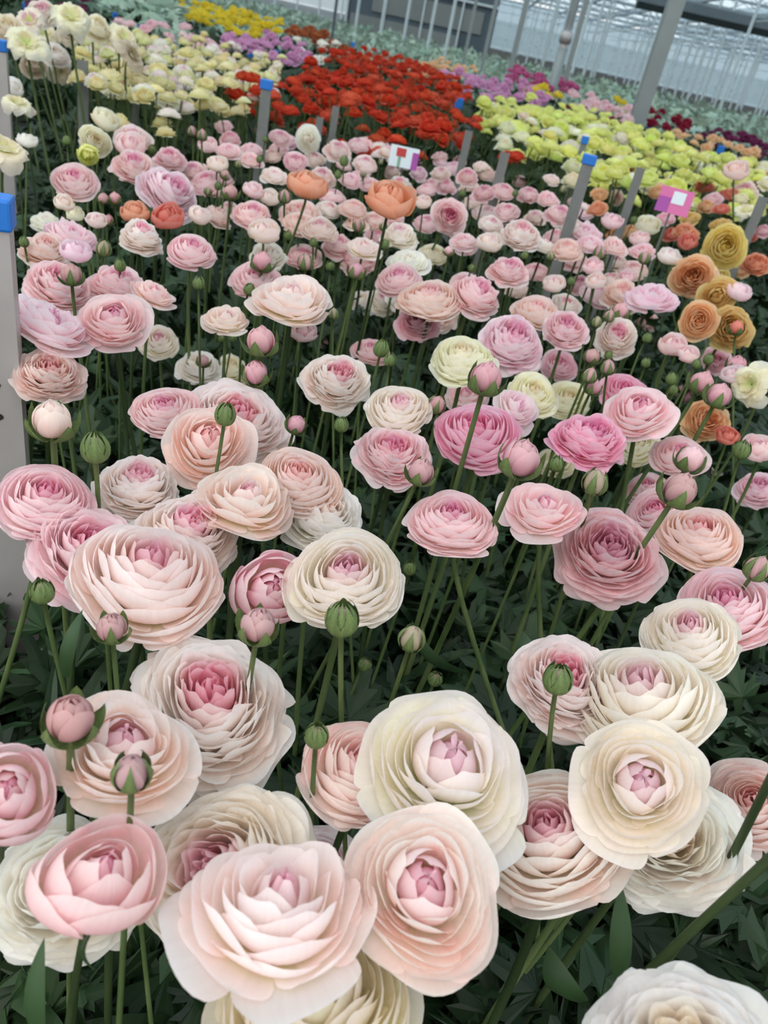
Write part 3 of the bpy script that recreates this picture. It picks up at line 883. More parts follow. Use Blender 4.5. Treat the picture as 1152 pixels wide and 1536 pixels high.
# buds: x, y, width, kind, tint, factor, where the stem leads, label
BUDLIST = [
 (338,622,37,'G','budgreen',.86,(324,705),'green bud standing in front of the open peach-blush ranunculus'),
 (143,672,50,'G','budgreen',.92,(151,800),'tall green bud right of the rosy pink ranunculus at the left edge'),
 (78,628,68,'P','blush',.95,(82,690),'pale half-open bud with spread green sepals beside the near aluminium post'),
 (63,887,42,'G','budgreen',.95,(98,1030),'green bud on a leaning stem beside a long blade leaf, left of the blush dome'),
 (168,940,52,'P','budpink',.98,(177,1035),'dusky pink bud directly under the large blush dome'),
 (388,936,62,'P','budpink',.93,(352,1150),'dusky pink bud on a slanting stem in front of the ruffled bright-hearted bloom'),
 (513,928,60,'G','budgreen',.90,(520,1250),'large green bud on a long stem in front of the round cream dome'),
 (618,957,45,'M','budgreen',1,(590,1040),'dark brownish-tipped bud among the shadowed stems right of the round cream dome'),
 (105,1076,84,'P','budpink',.90,(105,1240),'largest pink half-open bud with green sepals, lower left'),
 (198,1157,66,'M','budpink',.90,(195,1235),'fat green bud with a pink slit, lower left above the pale pink cup'),
 (475,1103,43,'G','budgreen',.98,(470,1210),'round hairy green bud left of the very large cream ranunculus'),
 (837,1018,53,'G','budgreen',.93,(828,1118),'green bud with reddish edges in front of the creamy dome at right'),
 (632,706,46,'P','budpink',.95,(585,800),'small pinkish bud on a slanting stem just above the rosy dome'),
 (782,686,66,'P','pink',.96,(748,765),'pink half-open bud just below the brightest hot pink dome'),
 (893,723,43,'M','budgreen',.92,(825,960),'green bud with pink tip on a long slanting stem, right of centre'),
 (1020,733,60,'P','budpink',.95,(915,885),'pink half-open bud on a long slanting stem at right'),
 (1037,688,46,'P','hot',.97,None,'deep pink bud in pointed green sepals at right'),
 (1136,852,44,'M','budpink',.92,(1085,920),'green bud with pink tip at the right edge above the pink ranunculus'),
 (1113,675,30,'G','budgreen',.95,(1090,760),'round green bud at the right edge'),
 (548,996,24,'G','budgreen',1.1,None,'tiny dark bud deep between the stems below the round cream dome'),
 (653,1018,26,'G','budgreen',1.1,None,'small dark green bud low among the leaves in the shadowed middle'),
 (615,852,24,'G','budgreen',1.02,None,'green bud peeking out at the edge of the round cream dome'),
 (921,776,17,'G','budgreen',.95,(885,880),'tiny green bud on a branching stem in front of the dusky pink bloom'),
 (730,566,56,'P','lilac',.97,(720,600),'lilac-pink half-open bud above the brightest hot pink dome'),
 (655,607,32,'M','budpink',1,None,'small bud squeezed left of the brightest hot pink dome'),
 (885,563,26,'M','budpink',.95,(855,640),'pink-tipped bud, left of a trio over the second hot pink bloom'),
 (912,551,26,'M','budpink',.95,(905,640),'pink-tipped bud, right of a trio over the second hot pink bloom'),
 (889,534,26,'P','budpink',.97,None,'pink bud, uppermost of a trio over the second hot pink bloom'),
 (890,580,28,'P','pink',1,None,'pink bud, lowest in the cluster beside the second hot pink bloom'),
 (1054,573,40,'P','pink',.96,(1005,650),'pink half-open bud, left of a close pair at right'),
 (1079,592,42,'P','pink',.95,(1035,670),'pink half-open bud, right of a close pair at right'),
 (1008,568,21,'G','budgreen',1,None,None),(1010,585,17,'G','budgreen',1.02,None,None),(913,533,15,'G','budgreen',1,None,None),
 (931,466,28,'P','pink',.97,(905,520),None),(914,474,20,'M','budpink',.97,(898,520),None),(895,483,18,'M','budgreen',.98,(885,520),None),
 (962,483,16,'P','budpink',1.02,None,None),(971,507,16,'G','budgreen',1,None,None),(969,544,16,'G','budgreen',1,None,None),
 (1105,491,24,'P','coral',.93,(1103,580),'small coral bud on a thin stem in front of the mustard blooms'),
 (1105,546,32,'P','lilac',1,None,None),(1063,539,18,'G','budgreen',1,None,None),(1045,546,16,'G','budgreen',1,None,None),
 (834,696,26,'G','budgreen',1,None,None),(585,540,21,'G','budgreen',.97,(578,600),None),(572,523,28,'G','budgreen',.96,(555,590),None),
 (541,578,16,'G','budgreen',.95,(538,640),None),(512,637,25,'G','budgreen',1,(515,710),'green bud low between the crinkled white bloom and the cream-blush one'),
 (298,425,21,'G','budgreen',.98,(300,520),None),(392,510,50,'P','pink',.95,(392,570),'upper of two pink half-open buds under the wide flat blush ranunculus'),
 (384,558,42,'P','pink',.97,None,'lower of two pink half-open buds under the wide flat blush ranunculus'),
 (445,636,32,'P','pink',1.02,None,'pink bud right of the big white-blush ruffled ranunculus'),
 (156,373,25,'M','budgreen',.95,(146,440),None),(180,398,20,'G','budgreen',.96,(180,430),None),(36,363,17,'G','budgreen',.95,(45,400),None),
 (107,411,36,'P','budpink',.95,(110,450),None),(458,394,26,'M','budpink',.94,(458,425),None),(394,392,34,'P','pink',.95,(388,440),None),
 (374,434,20,'G','budgreen',.97,None,None),(535,406,27,'P','pink',.96,(520,470),None),(500,471,19,'M','budgreen',1,(500,520),None),
 (305,541,21,'P','budpink',.98,(305,570),None),(333,508,14,'G','budgreen',1.03,None,None),(349,507,14,'G','budgreen',1.03,None,None),
 (427,295,22,'M','budpink',.95,(427,360),None),(346,288,25,'P','budpink',.97,(340,350),None),(338,262,16,'P','budpink',1,None,None),
 (516,242,16,'G','budgreen',.94,(512,350),None),(507,262,13,'G','budgreen',.96,(495,340),None),(538,338,21,'M','budpink',1,None,None),
 (578,366,15,'G','budgreen',.97,(565,420),None),(470,364,14,'G','budgreen',1,(470,400),None),(495,399,15,'G','budgreen',1,None,None),
 (432,353,14,'G','budgreen',1,None,None),(327,279,13,'G','budgreen',.98,None,None),(312,287,14,'M','budgreen',1,None,None),
 (357,246,12,'M','budgreen',.98,None,None),(389,239,11,'G','budgreen',.98,None,None),(303,203,18,'M','budpink',.97,(303,260),None),(288,197,16,'M','budpink',.98,None,None),
 (398,209,10,'G','budgreen',1,None,None),(708,402,13,'G','budgreen',.97,None,None),(787,383,13,'G','budgreen',.97,None,None),(773,290,11,'G','budgreen',.96,None,None),
 (845,284,13,'M','budgreen',.96,(838,320),None),(694,290,12,'G','budgreen',1,None,None),(673,376,16,'P','hot',.97,None,None),(669,301,10,'M','budpink',1,None,None),
 (899,379,21,'M','budpink',.97,(890,430),None),(967,387,20,'M','budpink',.96,(955,440),None),(826,384,15,'M','budgreen',.97,None,None),(857,422,14,'G','budgreen',1,None,None),
 (951,330,12,'G','budgreen',.97,None,None),(155,297,18,'P','budpink',1,None,None),(172,297,20,'P','pink',1,(178,360),None),(163,330,18,'P','pink',1.02,None,None),
 (1012,300,8,'G','budgreen',1,None,None),(575,340,14,'M','budgreen',1.02,None,None),(545,262,10,'M','budgreen',.98,None,None),(571,243,9,'M','budgreen',.98,None,None),
 (100,211,14,'G','budgreen',1,None,None),(228,224,14,'G','budgreen',1,None,None),
]


DIA = {'F': (.068, .118), 'O': (.075, .118), 'R': (.068, .120), 'L': (.064, .118), 'C': (.034, .080), 'T': (.06, .11),
       'G': (.016, .027), 'M': (.018, .029), 'P': (.020, .036)}
WORDS = {'F': 'domed', 'O': 'open', 'R': 'ruffled', 'L': 'flat', 'C': 'cup-shaped', 'T': 'overblown'}
CWORD = {'blush': 'blush', 'cream': 'cream', 'pink': 'pink', 'lilac': 'lilac-pink', 'hot': 'hot pink', 'white': 'white', 'whitepink': 'white-pink',
         'peach': 'peach-pink', 'dusky': 'dusky pink', 'orange': 'orange', 'coral': 'coral', 'apricot': 'apricot', 'mustard': 'mustard',
         'yellow': 'yellow', 'lemon': 'lemon yellow', 'ivory': 'ivory', 'spent': 'faded', 'brown': 'brown', 'budgreen': 'green', 'budrose': 'rose pink', 'budpink': 'dull pink'}
PINKISH = {'blush', 'pink', 'lilac', 'hot', 'whitepink', 'peach', 'dusky'}
MARKS = [((463, 276), 'the orange poppy-like bloom'), ((585, 297), 'the large peach-orange bloom'), ((398, 180), 'the blue-capped post at upper middle'),
         ((675, 323), 'the round pink pompon'), ((783, 349), 'the pale white-pink nodding bloom'), ((1088, 369), 'the yellow bloom facing out'),
         ((251, 323), 'the coral bloom'), ((111, 267), 'the round lone pink bloom'), ((438, 444), 'the wide flat blush bloom'),
         ((716, 440), 'the bloom on the curved stem'), ((885, 240), 'the leaning blue-capped stake'), ((976, 443), 'the pale lilac dome'),
         ((505, 566), 'the crinkled white bloom'), ((768, 509), 'the lilac-pink ruffled bloom'), ((600, 228), 'the small plant sign'),
         ((1107, 435), 'the single half-open bloom'), ((1105, 254), 'the long-stemmed peach bloom'), ((6, 224), 'the big white edge bloom'),
         ((170, 476), 'the bloom with deep pink eye'), ((958, 612), 'the bloom with wavy petals')]
SECT = ['right of', 'above and right of', 'above', 'above and left of', 'left of', 'below and left of', 'below', 'below and right of']
ORD = ['', 'second ', 'third ', 'fourth ', 'fifth ', 'sixth ', 'seventh ', 'eighth ', 'ninth ', 'tenth ', 'eleventh ', 'twelfth ']
autolabels = {}


def want_label(o, x, y, desc):
    (mx, my), mark = min(MARKS, key=lambda m: (m[0][0] - x) ** 2 + (m[0][1] - y) ** 2 + (0 if (m[0][0] - x) ** 2 + (m[0][1] - y) ** 2 > 30 else 1e9))
    s = int(round(math.degrees(math.atan2(my - y, x - mx)) / 45)) % 8
    autolabels.setdefault((desc, SECT[s], mark), []).append((math.hypot(x - mx, y - my), o))


def settle_labels():
    for (desc, sect, mark), lst in autolabels.items():
        lst.sort(key=lambda p: p[0])
        for i, (d, o) in enumerate(lst):
            o['label'] = ('%s%s %s %s' % (ORD[min(i, 11)], desc, sect, mark)).strip() + (' counting outward' if i else '')


def place(x, y, w, kind, k, zplane=Z0):
    d = -(CAM.z - zplane) / ray(x, y).z
    lo, hi = DIA[kind]
    D = min(max(w * d / FPX, lo), hi)
    d = D * FPX / w * k
    return at_depth(x, y, d), w * d / FPX, d


def foot_point(x, y, c, top, target, R, lean=.05):
    """ground point of a stem: below the flower, or where the photo shows the stem heading"""
    if target:
        q = on_y(target[0], target[1], top.y + R.uniform(-.01, .02))
        v = q - top
        if v.z < -.03:
            f = top + v * (top.z / -v.z)
            h = f - Vector((top.x, top.y, 0))
            if h.length > .42:
                h *= .42 / h.length
            f = Vector((top.x, top.y, 0)) + h
        else:
            f = Vector((top.x, top.y, 0)) + Vector((v.x, v.y, 0)).normalized() * .12
    else:
        f = Vector((top.x + R.uniform(-lean, lean), top.y + R.uniform(-.02, lean), 0))
    return Vector((f.x, max(f.y, .05), 0.0))


FOOT = []


def add_flower(i, row):
    x, y, w, kind, ax, ay, tn, k, target, label = row
    R = np.random.default_rng(1000 + i)
    c, D, d = place(x, y, w, kind, k)
    if ay >= .3 and abs(ax) < .45:
        ay = min(.93, ay + (1 - ay) * (.55 if y < 470 else .30 if y < 800 else .22))
    axis = screen_axis(x, y, ax + .05 if ay < .95 else ax, ay)
    lib = (NEAR if w > 95 else MID)[kind]
    b = lib[i % len(lib)]
    r = D / 2
    base = c - axis * (b['zc'] * r)
    foot = foot_point(x, y, c, base, target, R)
    warm = tn not in PINKISH and tn not in ('cream', 'white', 'ivory')
    name = {'cream': 'cream_ranunculus', 'white': 'white_ranunculus', 'ivory': 'cream_ranunculus', 'brown': 'withered_ranunculus',
            'spent': 'white_ranunculus'}.get(tn, 'warm_coloured_ranunculus' if warm else 'pink_ranunculus')
    e = empty(name, foot)
    tag(e, label, 'flower', 'pink and cream ranunculus in the near rows' if not warm else 'warm-coloured ranunculus beside the pink rows')
    if not label:
        want_label(e, x, y, '%s %s ranunculus' % (CWORD[tn], WORDS[kind]))
    mw = Matrix.Translation(base) @ frame(axis, R.uniform(0, 6.28)) @ Matrix.Scale(r, 4)
    for p, nm in (('outer', 'outer_petals'), ('heart', 'heart_petals')):
        o = obj(nm, b[p], e, mw)
        tint(o, tn, .02, R)
    cal = obj('calyx', CALYX[i % 4], e, Matrix.Translation(base) @ frame(axis, R.uniform(0, 6.28)) @ Matrix.Scale(r * .85, 4))
    sr = min(.0042, max(.0021, D * .034))
    pts = stem_pts(base, axis, foot, 14, .10 if ay < .8 else .05)
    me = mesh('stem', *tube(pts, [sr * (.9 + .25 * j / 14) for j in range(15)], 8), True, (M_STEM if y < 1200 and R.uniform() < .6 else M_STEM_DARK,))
    obj('stem', me, e, Matrix.Identity(4))
    FOOT.append(foot)
    return e, base, axis, r


def add_bud(i, row):
    x, y, w, kind, tn, k, target, label = row
    tn = {'pink': 'budrose', 'blush': 'peach', 'lilac': 'budrose', 'hot': 'dusky'}.get(tn, tn) if kind == 'P' else tn
    R = np.random.default_rng(5000 + i)
    c, D, d = place(x, y, w, kind, k)
    b = BUDS[kind][i % 4]
    r = D / 1.12 if kind != 'P' else D / 1.22
    if target:
        q = on_y(target[0], target[1], c.y)
        axis = ((c - q).normalized() + Vector((0, 0, .5))).normalized()
    else:
        axis = Vector((R.uniform(-.25, .25), R.uniform(-.3, .1), 1)).normalized()
    base = c - axis * (b['zc'] * r)
    foot = foot_point(x, y, c, base, target, R)
    e = empty('ranunculus_bud', foot)
    tag(e, label, 'flower bud', 'buds standing among the pink rows')
    if not label:
        want_label(e, x, y, ('closed green' if kind == 'G' else 'half-open %s' % CWORD[tn] if kind == 'P' else 'pink-tipped green') + ' bud')
    mw = Matrix.Translation(base) @ frame(axis, R.uniform(0, 6.28)) @ Matrix.Scale(r, 4)
    o = obj('bud_petals', b['petals'], e, mw)
    tint(o, tn, .02, R)
    if w >= 40:
        for sm in b['sepals']:
            obj('sepal', sm, e, mw)
    else:
        obj('calyx', b['calyx'], e, mw)
    sr = min(.0042, max(.0018, D * .085))
    me = mesh('stem', *tube(stem_pts(base, axis, foot, 12, .06), [sr * (.85 + .3 * j / 12) for j in range(13)], 8), True, (M_STEM,))
    obj('stem', me, e, Matrix.Identity(4))
    FOOT.append(foot)
    return e, base, axis, r


flowers = {}
for i, row in enumerate(BLOOMS):
    flowers[(row[0], row[1])] = add_flower(i, row)
for i, row in enumerate(BUDLIST):
    flowers[(row[0], row[1])] = add_bud(i, row)

# paler flowers crowding lower between those rows
R = np.random.default_rng(77)
FILL = [(300, 235), (420, 205), (560, 215), (640, 238), (740, 258), (860, 292), (1000, 385), (965, 470), (860, 500), (700, 500), (560, 480), (440, 395), (320, 335)]
nfill = 0
for j in range(60):
    for i in range(60):
        p = Vector((-.9 + i * .058 + R.uniform(-.02, .02), .85 + j * .075 + R.uniform(-.02, .02), Z0 - R.uniform(.03, .09)))
        qx, qy, qd = proj(p)
        inside, c_ = False, len(FILL)
        for m in range(c_):
            (x1, y1), (x2, y2) = FILL[m], FILL[m - 1]
            if (y1 > qy) != (y2 > qy) and qx < (x2 - x1) * (qy - y1) / (y2 - y1) + x1:
                inside = not inside
        wpx = R.uniform(.060, .085) * FPX / qd
        if not inside or nfill >= 100 or any(abs(b[0] - qx) < .38 * (b[2] + wpx * .5) and abs(b[1] - qy) < .30 * (b[2] + wpx * .4) for b in BLOOMS if len(b) == 10):
            continue
        nfill += 1
        tn = ('blush', 'pink', 'pink', 'lilac', 'whitepink', 'peach')[R.integers(6)]
        kd = 'FRLF'[R.integers(4)]
        b = MID[kd][R.integers(4)]
        axis = Vector((R.uniform(-.3, .3), R.uniform(-.5, .1), 1)).normalized()
        r = wpx * qd / FPX / 2
        e = empty('low_pink_ranunculus', (p.x, p.y, 0))
        tag(e, None, 'flower', 'paler ranunculus crowding lower in the pink rows')
        want_label(e, qx, qy, 'low %s ranunculus' % CWORD[tn])
        mw = Matrix.Translation(p) @ frame(axis, R.uniform(0, 6.28)) @ Matrix.Scale(r, 4)
        for pn, nm in (('outer', 'outer_petals'), ('heart', 'heart_petals')):
            tint(obj(nm, b[pn], e, mw), tn, .02, R)
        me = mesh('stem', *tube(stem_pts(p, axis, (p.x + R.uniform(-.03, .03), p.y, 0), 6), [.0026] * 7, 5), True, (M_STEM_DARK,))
        obj('stem', me, e, Matrix.Identity(4))

# tall overblown white flowers, higher than the rest
for i, (x, y, w, ax, ay, tn) in enumerate(SPENT):
    R = np.random.default_rng(7000 + i)
    D = .10
    w *= 1.2
    d = D * 1.2 * FPX / w * (.92 + .02 * i % .1)
    c = at_depth(x, y, d)
    axis = screen_axis(x, y, ax, ay)
    b = MID['T' if i % 3 else 'R'][i % 2]
    r = D / 2
    base = c - axis * (b['zc'] * r)
    foot = Vector((base.x * .85 - .05 + R.uniform(-.05, .05), base.y + R.uniform(-.05, .05), 0))
    e = empty('tall_white_ranunculus', foot)
    tag(e, None, 'flower', 'tall overblown white ranunculus at the upper left')
    want_label(e, x, y, 'tall overblown %s ranunculus' % CWORD[tn])
    mw = Matrix.Translation(base) @ frame(axis, R.uniform(0, 6.28)) @ Matrix.Scale(r, 4)
    for p, nm in (('outer', 'outer_petals'), ('heart', 'heart_petals')):
        tint(obj(nm, b[p], e, mw), tn, .02, R)
    me = mesh('stem', *tube(stem_pts(base, axis, foot, 10), [.0032] * 11, 6), True, (M_STEM,))
    obj('stem', me, e, Matrix.Identity(4))

# single long leaves seen in front, parts of the flowers they grow on
def leaf_on(key, a, b, width, sag, depth):
    e = flowers[key][0]
    p, q = at_depth(a[0], a[1], depth), at_depth(b[0], b[1], depth * .98)
    obj('leaf', blade_mesh('leaf', p, q, width, sag, M_LEAF), e, Matrix.Identity(4))


def dist_of(key):
    return proj(flowers[key][1])[2]


leaf_on((63, 887), (98, 1015), (124, 898), .009, .008, dist_of((63, 887)))
leaf_on((962, 1172), (928, 1470), (936, 1312), .013, .006, dist_of((962, 1172)) * 1.02)
leaf_on((147, 1312), (60, 1560), (66, 1395), .011, .006, dist_of((147, 1312)) * 1.05)
leaf_on((147, 1312), (140, 1395), (144, 1450), .013, .004, dist_of((147, 1312)) * .97)
leaf_on((820, 1242), (870, 1500), (830, 1405), .024, .01, dist_of((820, 1242)) * 1.05)
leaf_on((677, 776), (700, 1010), (625, 905), .016, .02, dist_of((677, 776)) * 1.05)
leaf_on((817, 760), (800, 1000), (790, 935), .022, .01, dist_of((817, 760)) * .98)

# two thick stems slanting up out of the frame at lower right, with their heads beyond the edge
for i, (p0, p1, lab) in enumerate((((945, 1482), (1195, 1250), 'bud beyond the right edge on a thick green stem slanting up, lower right'),
                                   ((1065, 1350), (1175, 1130), 'bud beyond the right edge on a thinner dark stem, in front of the peach bloom'))):
    dd = .40 if i == 0 else .44
    a, b_ = at_depth(p0[0], p0[1], dd * 1.12), at_depth(p1[0], p1[1], dd * .92)
    up = (b_ - a).normalized()
    top = b_ + up * .03
    foot = Vector((a.x - up.x * .18, a.y + .06, 0))
    e = empty('ranunculus_bud', foot)
    tag(e, lab, 'flower bud', 'buds standing among the pink rows')
    pts = [top, b_, (a + b_) * .5, a, a - up * .10 + Vector((0, .01, -.06)), foot]
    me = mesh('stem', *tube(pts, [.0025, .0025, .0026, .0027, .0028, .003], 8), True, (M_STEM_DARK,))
    obj('stem', me, e, Matrix.Identity(4))
    mw = Matrix.Translation(top) @ frame(up, 0) @ Matrix.Scale(.020, 4)
    tint(obj('bud_petals', BUDS['M'][i]['petals'], e, mw), 'budpink')
    obj('calyx', BUDS['M'][i]['calyx'], e, mw)

# ------------------------------------------------------------------ beds farther back
def far_proto(kind, seed, n, stem=True):
    b = build_bloom(kind, seed, 6 if stem else 5, 6 if stem else 5, n)
    V = np.concatenate([b['heart'][0], b['outer'][0]])
    Q = np.concatenate([b['heart'][1], b['outer'][1] + len(b['heart'][0])])
    C = np.concatenate([b['heart'][2], b['outer'][2]])
    fm = np.zeros(len(Q), dtype=np.int32)
    if stem:
        L = 9.0
        sv, sf = tube([(0, 0, .02), (.1, .05, -L * .5), (0, .2, -L)], [.06, .06, .07], 4)
        sf = np.array([f for f in sf[:8]])
        Q = np.concatenate([Q, sf + len(V)])
        V = np.concatenate([V, np.array(sv)])
        C = np.concatenate([C, np.tile([.5, .5, .5, .5], (len(sv), 1))])
        fm = np.concatenate([fm, np.ones(len(sf), dtype=np.int32)])
    me = mesh('far_bloom', V, Q, True, (M_PETAL, M_STEM), fm)
    vcol(me, C)
    return me, V, Q, C, fm


FARP = [far_proto('F', 900 + i, 30) for i in range(3)] + [far_proto('R', 950 + i, 34) for i in range(3)]
STUFFP = [far_proto('F', 970 + i, 13, False) for i in range(3)]


def in_poly(px, py, poly):
    c = False
    n = len(poly)
    for i in range(n):
        x1, y1 = poly[i]
        x2, y2 = poly[i - 1]
        if (y1 > py) != (y2 > py) and px < (x2 - x1) * (py - y1) / (y2 - y1) + x1:
            c = not c
    return c


def sample_bed(poly, z, spacing, R, ymax=24):
    """jittered grid over the ground area of a bed"""
    pts = [on_z(px, py, z) for px, py in poly]
    x0, x1 = min(p.x for p in pts), max(p.x for p in pts)
    y0, y1 = min(p.y for p in pts), min(ymax, max(p.y for p in pts))
    out = []
    ny, nx = int((y1 - y0) / spacing) + 1, int((x1 - x0) / spacing) + 1
    for j in range(ny):
        for i in range(nx):
            p = Vector((x0 + (i + R.uniform(-.1, .9)) * spacing, y0 + (j + R.uniform(-.1, .9)) * spacing, z))
            q = proj(p)
            if in_poly(q[0], q[1], poly):
                out.append((q[2], p))
    out.sort(key=lambda t: t[0])
    return out


def joined_heads(name, pts, dia, tn, R, label, cat, spread=.05):
    Vs, Qs, Cs, b = [], [], [], 0
    for d, p in pts:
        _, V, Q, C, fm = STUFFP[R.integers(3)]
        s = dia / 2 * R.uniform(.8, 1.15)
        m = np.array(frame((R.uniform(-.4, .4), R.uniform(-.7, .1), 1), R.uniform(0, 6.28)).to_3x3()) * s
        Vs.append(V @ m.T + np.array(p) + [0, 0, R.uniform(-spread, spread)])
        Qs.append(Q + b)
        b += len(V)
        Cs.append(C)
    me = mesh(name, np.concatenate(Vs), np.concatenate(Qs), True, (M_PETAL,))
    vcol(me, np.concatenate(Cs))
    o = obj(name, me)
    tint(o, tn)
    tag(o, label, cat, kind='stuff')
    return o


BEDPTS = []


def bed(name, poly, z, spacing, dia, tn, label, group, n_single, seed, alt=None, sp=.05):
    R = np.random.default_rng(seed)
    pts = sample_bed(poly, z, spacing, R)
    BEDPTS.extend(p for d, p in pts)
    for d, p in pts[:n_single]:
        b = FARP[R.integers(6)][0]
        s = dia / 2 * R.uniform(.78, 1.15)
        p = p + Vector((0, 0, R.uniform(-sp, sp)))
        m = Matrix.Translation(p) @ frame((R.uniform(-.25, .25), R.uniform(-.45, .15), 1), R.uniform(0, 6.28)) @ Matrix.Scale(s, 4)
        o = obj(name, b, None, m)
        tint(o, alt if (alt and R.uniform() < .22) else tn, .05, R)
        tag(o, label, 'flower', group)
    if len(pts) > n_single:
        joined_heads(name + '_bed', pts[n_single:], dia, tn, R, group, 'flowers', sp)


bed('red_ranunculus', [(428, 118), (478, 92), (560, 86), (640, 108), (700, 150), (722, 196), (690, 210), (640, 222), (560, 218), (500, 186), (415, 176), (352, 160), (345, 148), (400, 140)],
    Z0 - .02, .112, .080, 'red', 'red ranunculus bloom crowded in the red bed behind the pink rows', 'red ranunculus in the red bed', 270, 11, 'vermilion', .085)
bed('lemon_ranunculus', [(712, 160), (742, 152), (850, 168), (955, 200), (1080, 248), (1152, 262), (1152, 305), (1060, 296), (1000, 290), (900, 292), (862, 262), (800, 236), (745, 205)],
    Z0, .10, .090, 'lemon', 'lemon yellow ranunculus bloom in the yellow bed at right', 'lemon yellow ranunculus in the right bed', 270, 12, 'ivory', .06)
bed('pale_yellow_ranunculus', [(120, 62), (200, 58), (300, 66), (425, 100), (412, 138), (345, 166), (300, 176), (238, 176), (150, 150), (110, 120)],
    Z0, .080, .070, 'custard', 'pale yellow ranunculus bloom in the cream bed at upper left', 'pale yellow ranunculus in the cream bed', 290, 13, 'cream')
bed('red_ranunculus', [(742, 246), (760, 240), (815, 262), (812, 278), (770, 262)], Z0 - .05, .12, .075, 'red',
    'red ranunculus bloom at the corner of the yellow bed, beside a grey stake', 'red ranunculus beside the yellow bed', 12, 14)
bed('red_ranunculus', [(335, 142), (362, 140), (372, 156), (345, 160)], Z0, .10, .08, 'red',
    'red ranunculus bloom at the edge of the cream bed', 'red ranunculus by the cream bed', 8, 15)
for nm, poly, z, spc, dia, tn, lab in (
    ('dusty_pink_flower_bed', [(150, 48), (300, 52), (330, 72), (300, 74), (190, 62)], Z0, .16, .10, 'dusky', 'dusty pink flowers beyond the cream bed'),
    ('orchid_pink_flower_bed', [(322, 62), (400, 60), (478, 82), (470, 96), (425, 92), (330, 76)], Z0, .15, .10, 'orchid', 'orchid pink flowers between cream and red beds'),
    ('white_flower_bed', [(440, 64), (510, 76), (505, 86), (450, 78)], Z0, .20, .10, 'white', 'white flowers beyond the orchid pink bed'),
    ('golden_flower_bed', [(265, 6), (330, 10), (425, 38), (422, 56), (350, 44), (290, 30)], Z0 + .05, .16, .10, 'gold', 'golden yellow flowers in a far bed at upper left'),
    ('rust_flower_bed', [(415, 38), (470, 48), (525, 72), (515, 78), (430, 56)], Z0 + .03, .24, .14, 'rust', 'rusty orange flowers in a far bed'),
    ('purple_flower_bed', [(20, 0), (140, 0), (135, 24), (40, 22)], Z0 + .05, .18, .11, 'purple', 'dark purple flowers at the upper left corner'),
    ('orange_flower_bed', [(618, 100), (660, 98), (715, 108), (700, 116), (640, 112)], Z0, .20, .11, 'apricot', 'orange flowers behind the red bed'),
    ('orchid_flower_bed', [(652, 118), (700, 114), (800, 134), (830, 150), (820, 160), (720, 146)], Z0, .17, .11, 'orchid', 'orchid pink flowers behind the yellow bed'),
    ('crimson_flower_bed', [(745, 108), (790, 108), (872, 128), (865, 138), (770, 120)], Z0 + .02, .26, .15, 'magenta', 'crimson pink flowers in a far bed'),
    ('golden_flower_bed', [(772, 128), (815, 138), (845, 148), (835, 152), (780, 140)], Z0, .24, .13, 'gold', 'golden flowers in a small far bed at upper right'),
    ('blush_flower_bed', [(845, 146), (900, 152), (955, 176), (950, 188), (880, 168)], Z0, .20, .12, 'dusky', 'pale beige-pink flowers behind the yellow bed'),
    ('golden_flower_bed', [(905, 150), (960, 160), (955, 167), (910, 158)], Z0, .26, .13, 'gold', 'golden flowers left of the big grey post'),
    ('crimson_flower_bed', [(845, 158), (870, 164), (950, 190), (945, 198), (860, 172)], Z0 - .05, .2, .11, 'crimson', 'dark crimson flowers in front of the beige-pink ones'),
    ('crimson_flower_bed', [(972, 168), (1030, 182), (1040, 196), (975, 186)], Z0, .22, .12, 'crimson', 'dark crimson flowers right of the big grey post'),
    ('purple_flower_bed', [(1045, 196), (1100, 204), (1152, 220), (1152, 236), (1060, 212)], Z0, .20, .12, 'purple', 'dark purple flowers at the right edge'),
    ('apricot_flower_bed', [(975, 196), (1060, 214), (1152, 240), (1152, 256), (1080, 240), (1000, 208)], Z0, .17, .10, 'apricot', 'apricot and beige flowers behind the yellow bed at right'),
):
    R = np.random.default_rng(abs(hash(tn)) % 1000 if False else len(lab) * 7 + poly[0][0])
    pts = sample_bed(poly, z, spc, R)
    BEDPTS.extend(p for d, p in pts)
    if pts:
        joined_heads(nm, pts[:1400], dia, tn, R, lab, 'flowers')

settle_labels()

# ------------------------------------------------------------------ foliage
def lobed_leaf():
    """three-lobed toothed leaf as a fan, unit length"""
    out = [(-.06, .0), (-.10, .22), (-.38, .26), (-.55, .46), (-.40, .46), (-.44, .66), (-.26, .52), (-.14, .48), (-.22, .72), (-.10, .70), (-.08, .92), (0, 1.0),
           (.08, .92), (.10, .70), (.22, .72), (.14, .48), (.26, .52), (.44, .66), (.40, .46), (.55, .46), (.38, .26), (.10, .22), (.06, .0)]
    V = [(0, .30, .05)] + [(x, y, -.22 * y * y - .25 * abs(x)) for x, y in out]
    n = len(out)
    F = [(0, 1 + i, 1 + (i + 1) % n) for i in range(n)]
    return np.array(V), np.array(F)


def blade_leaf(n=6, bendy=.35):
    V, F = [], []
    for i in range(n + 1):
        s = i / n
        w = .055 * math.sin(math.pi * min(1, .15 + .85 * s)) ** .7
        V += [(-w, s * (1 - .2 * s), -bendy * s * s), (0, s * (1 - .2 * s), -bendy * s * s - .02), (w, s * (1 - .2 * s), -bendy * s * s)]
    for i in range(n):
        a = i * 3
        F += [(a, a + 1, a + 3), (a + 1, a + 4, a + 3), (a + 1, a + 2, a + 4), (a + 2, a + 5, a + 4)]
    return np.array(V), np.array(F)


LOBE, BLADE = lobed_leaf(), blade_leaf()


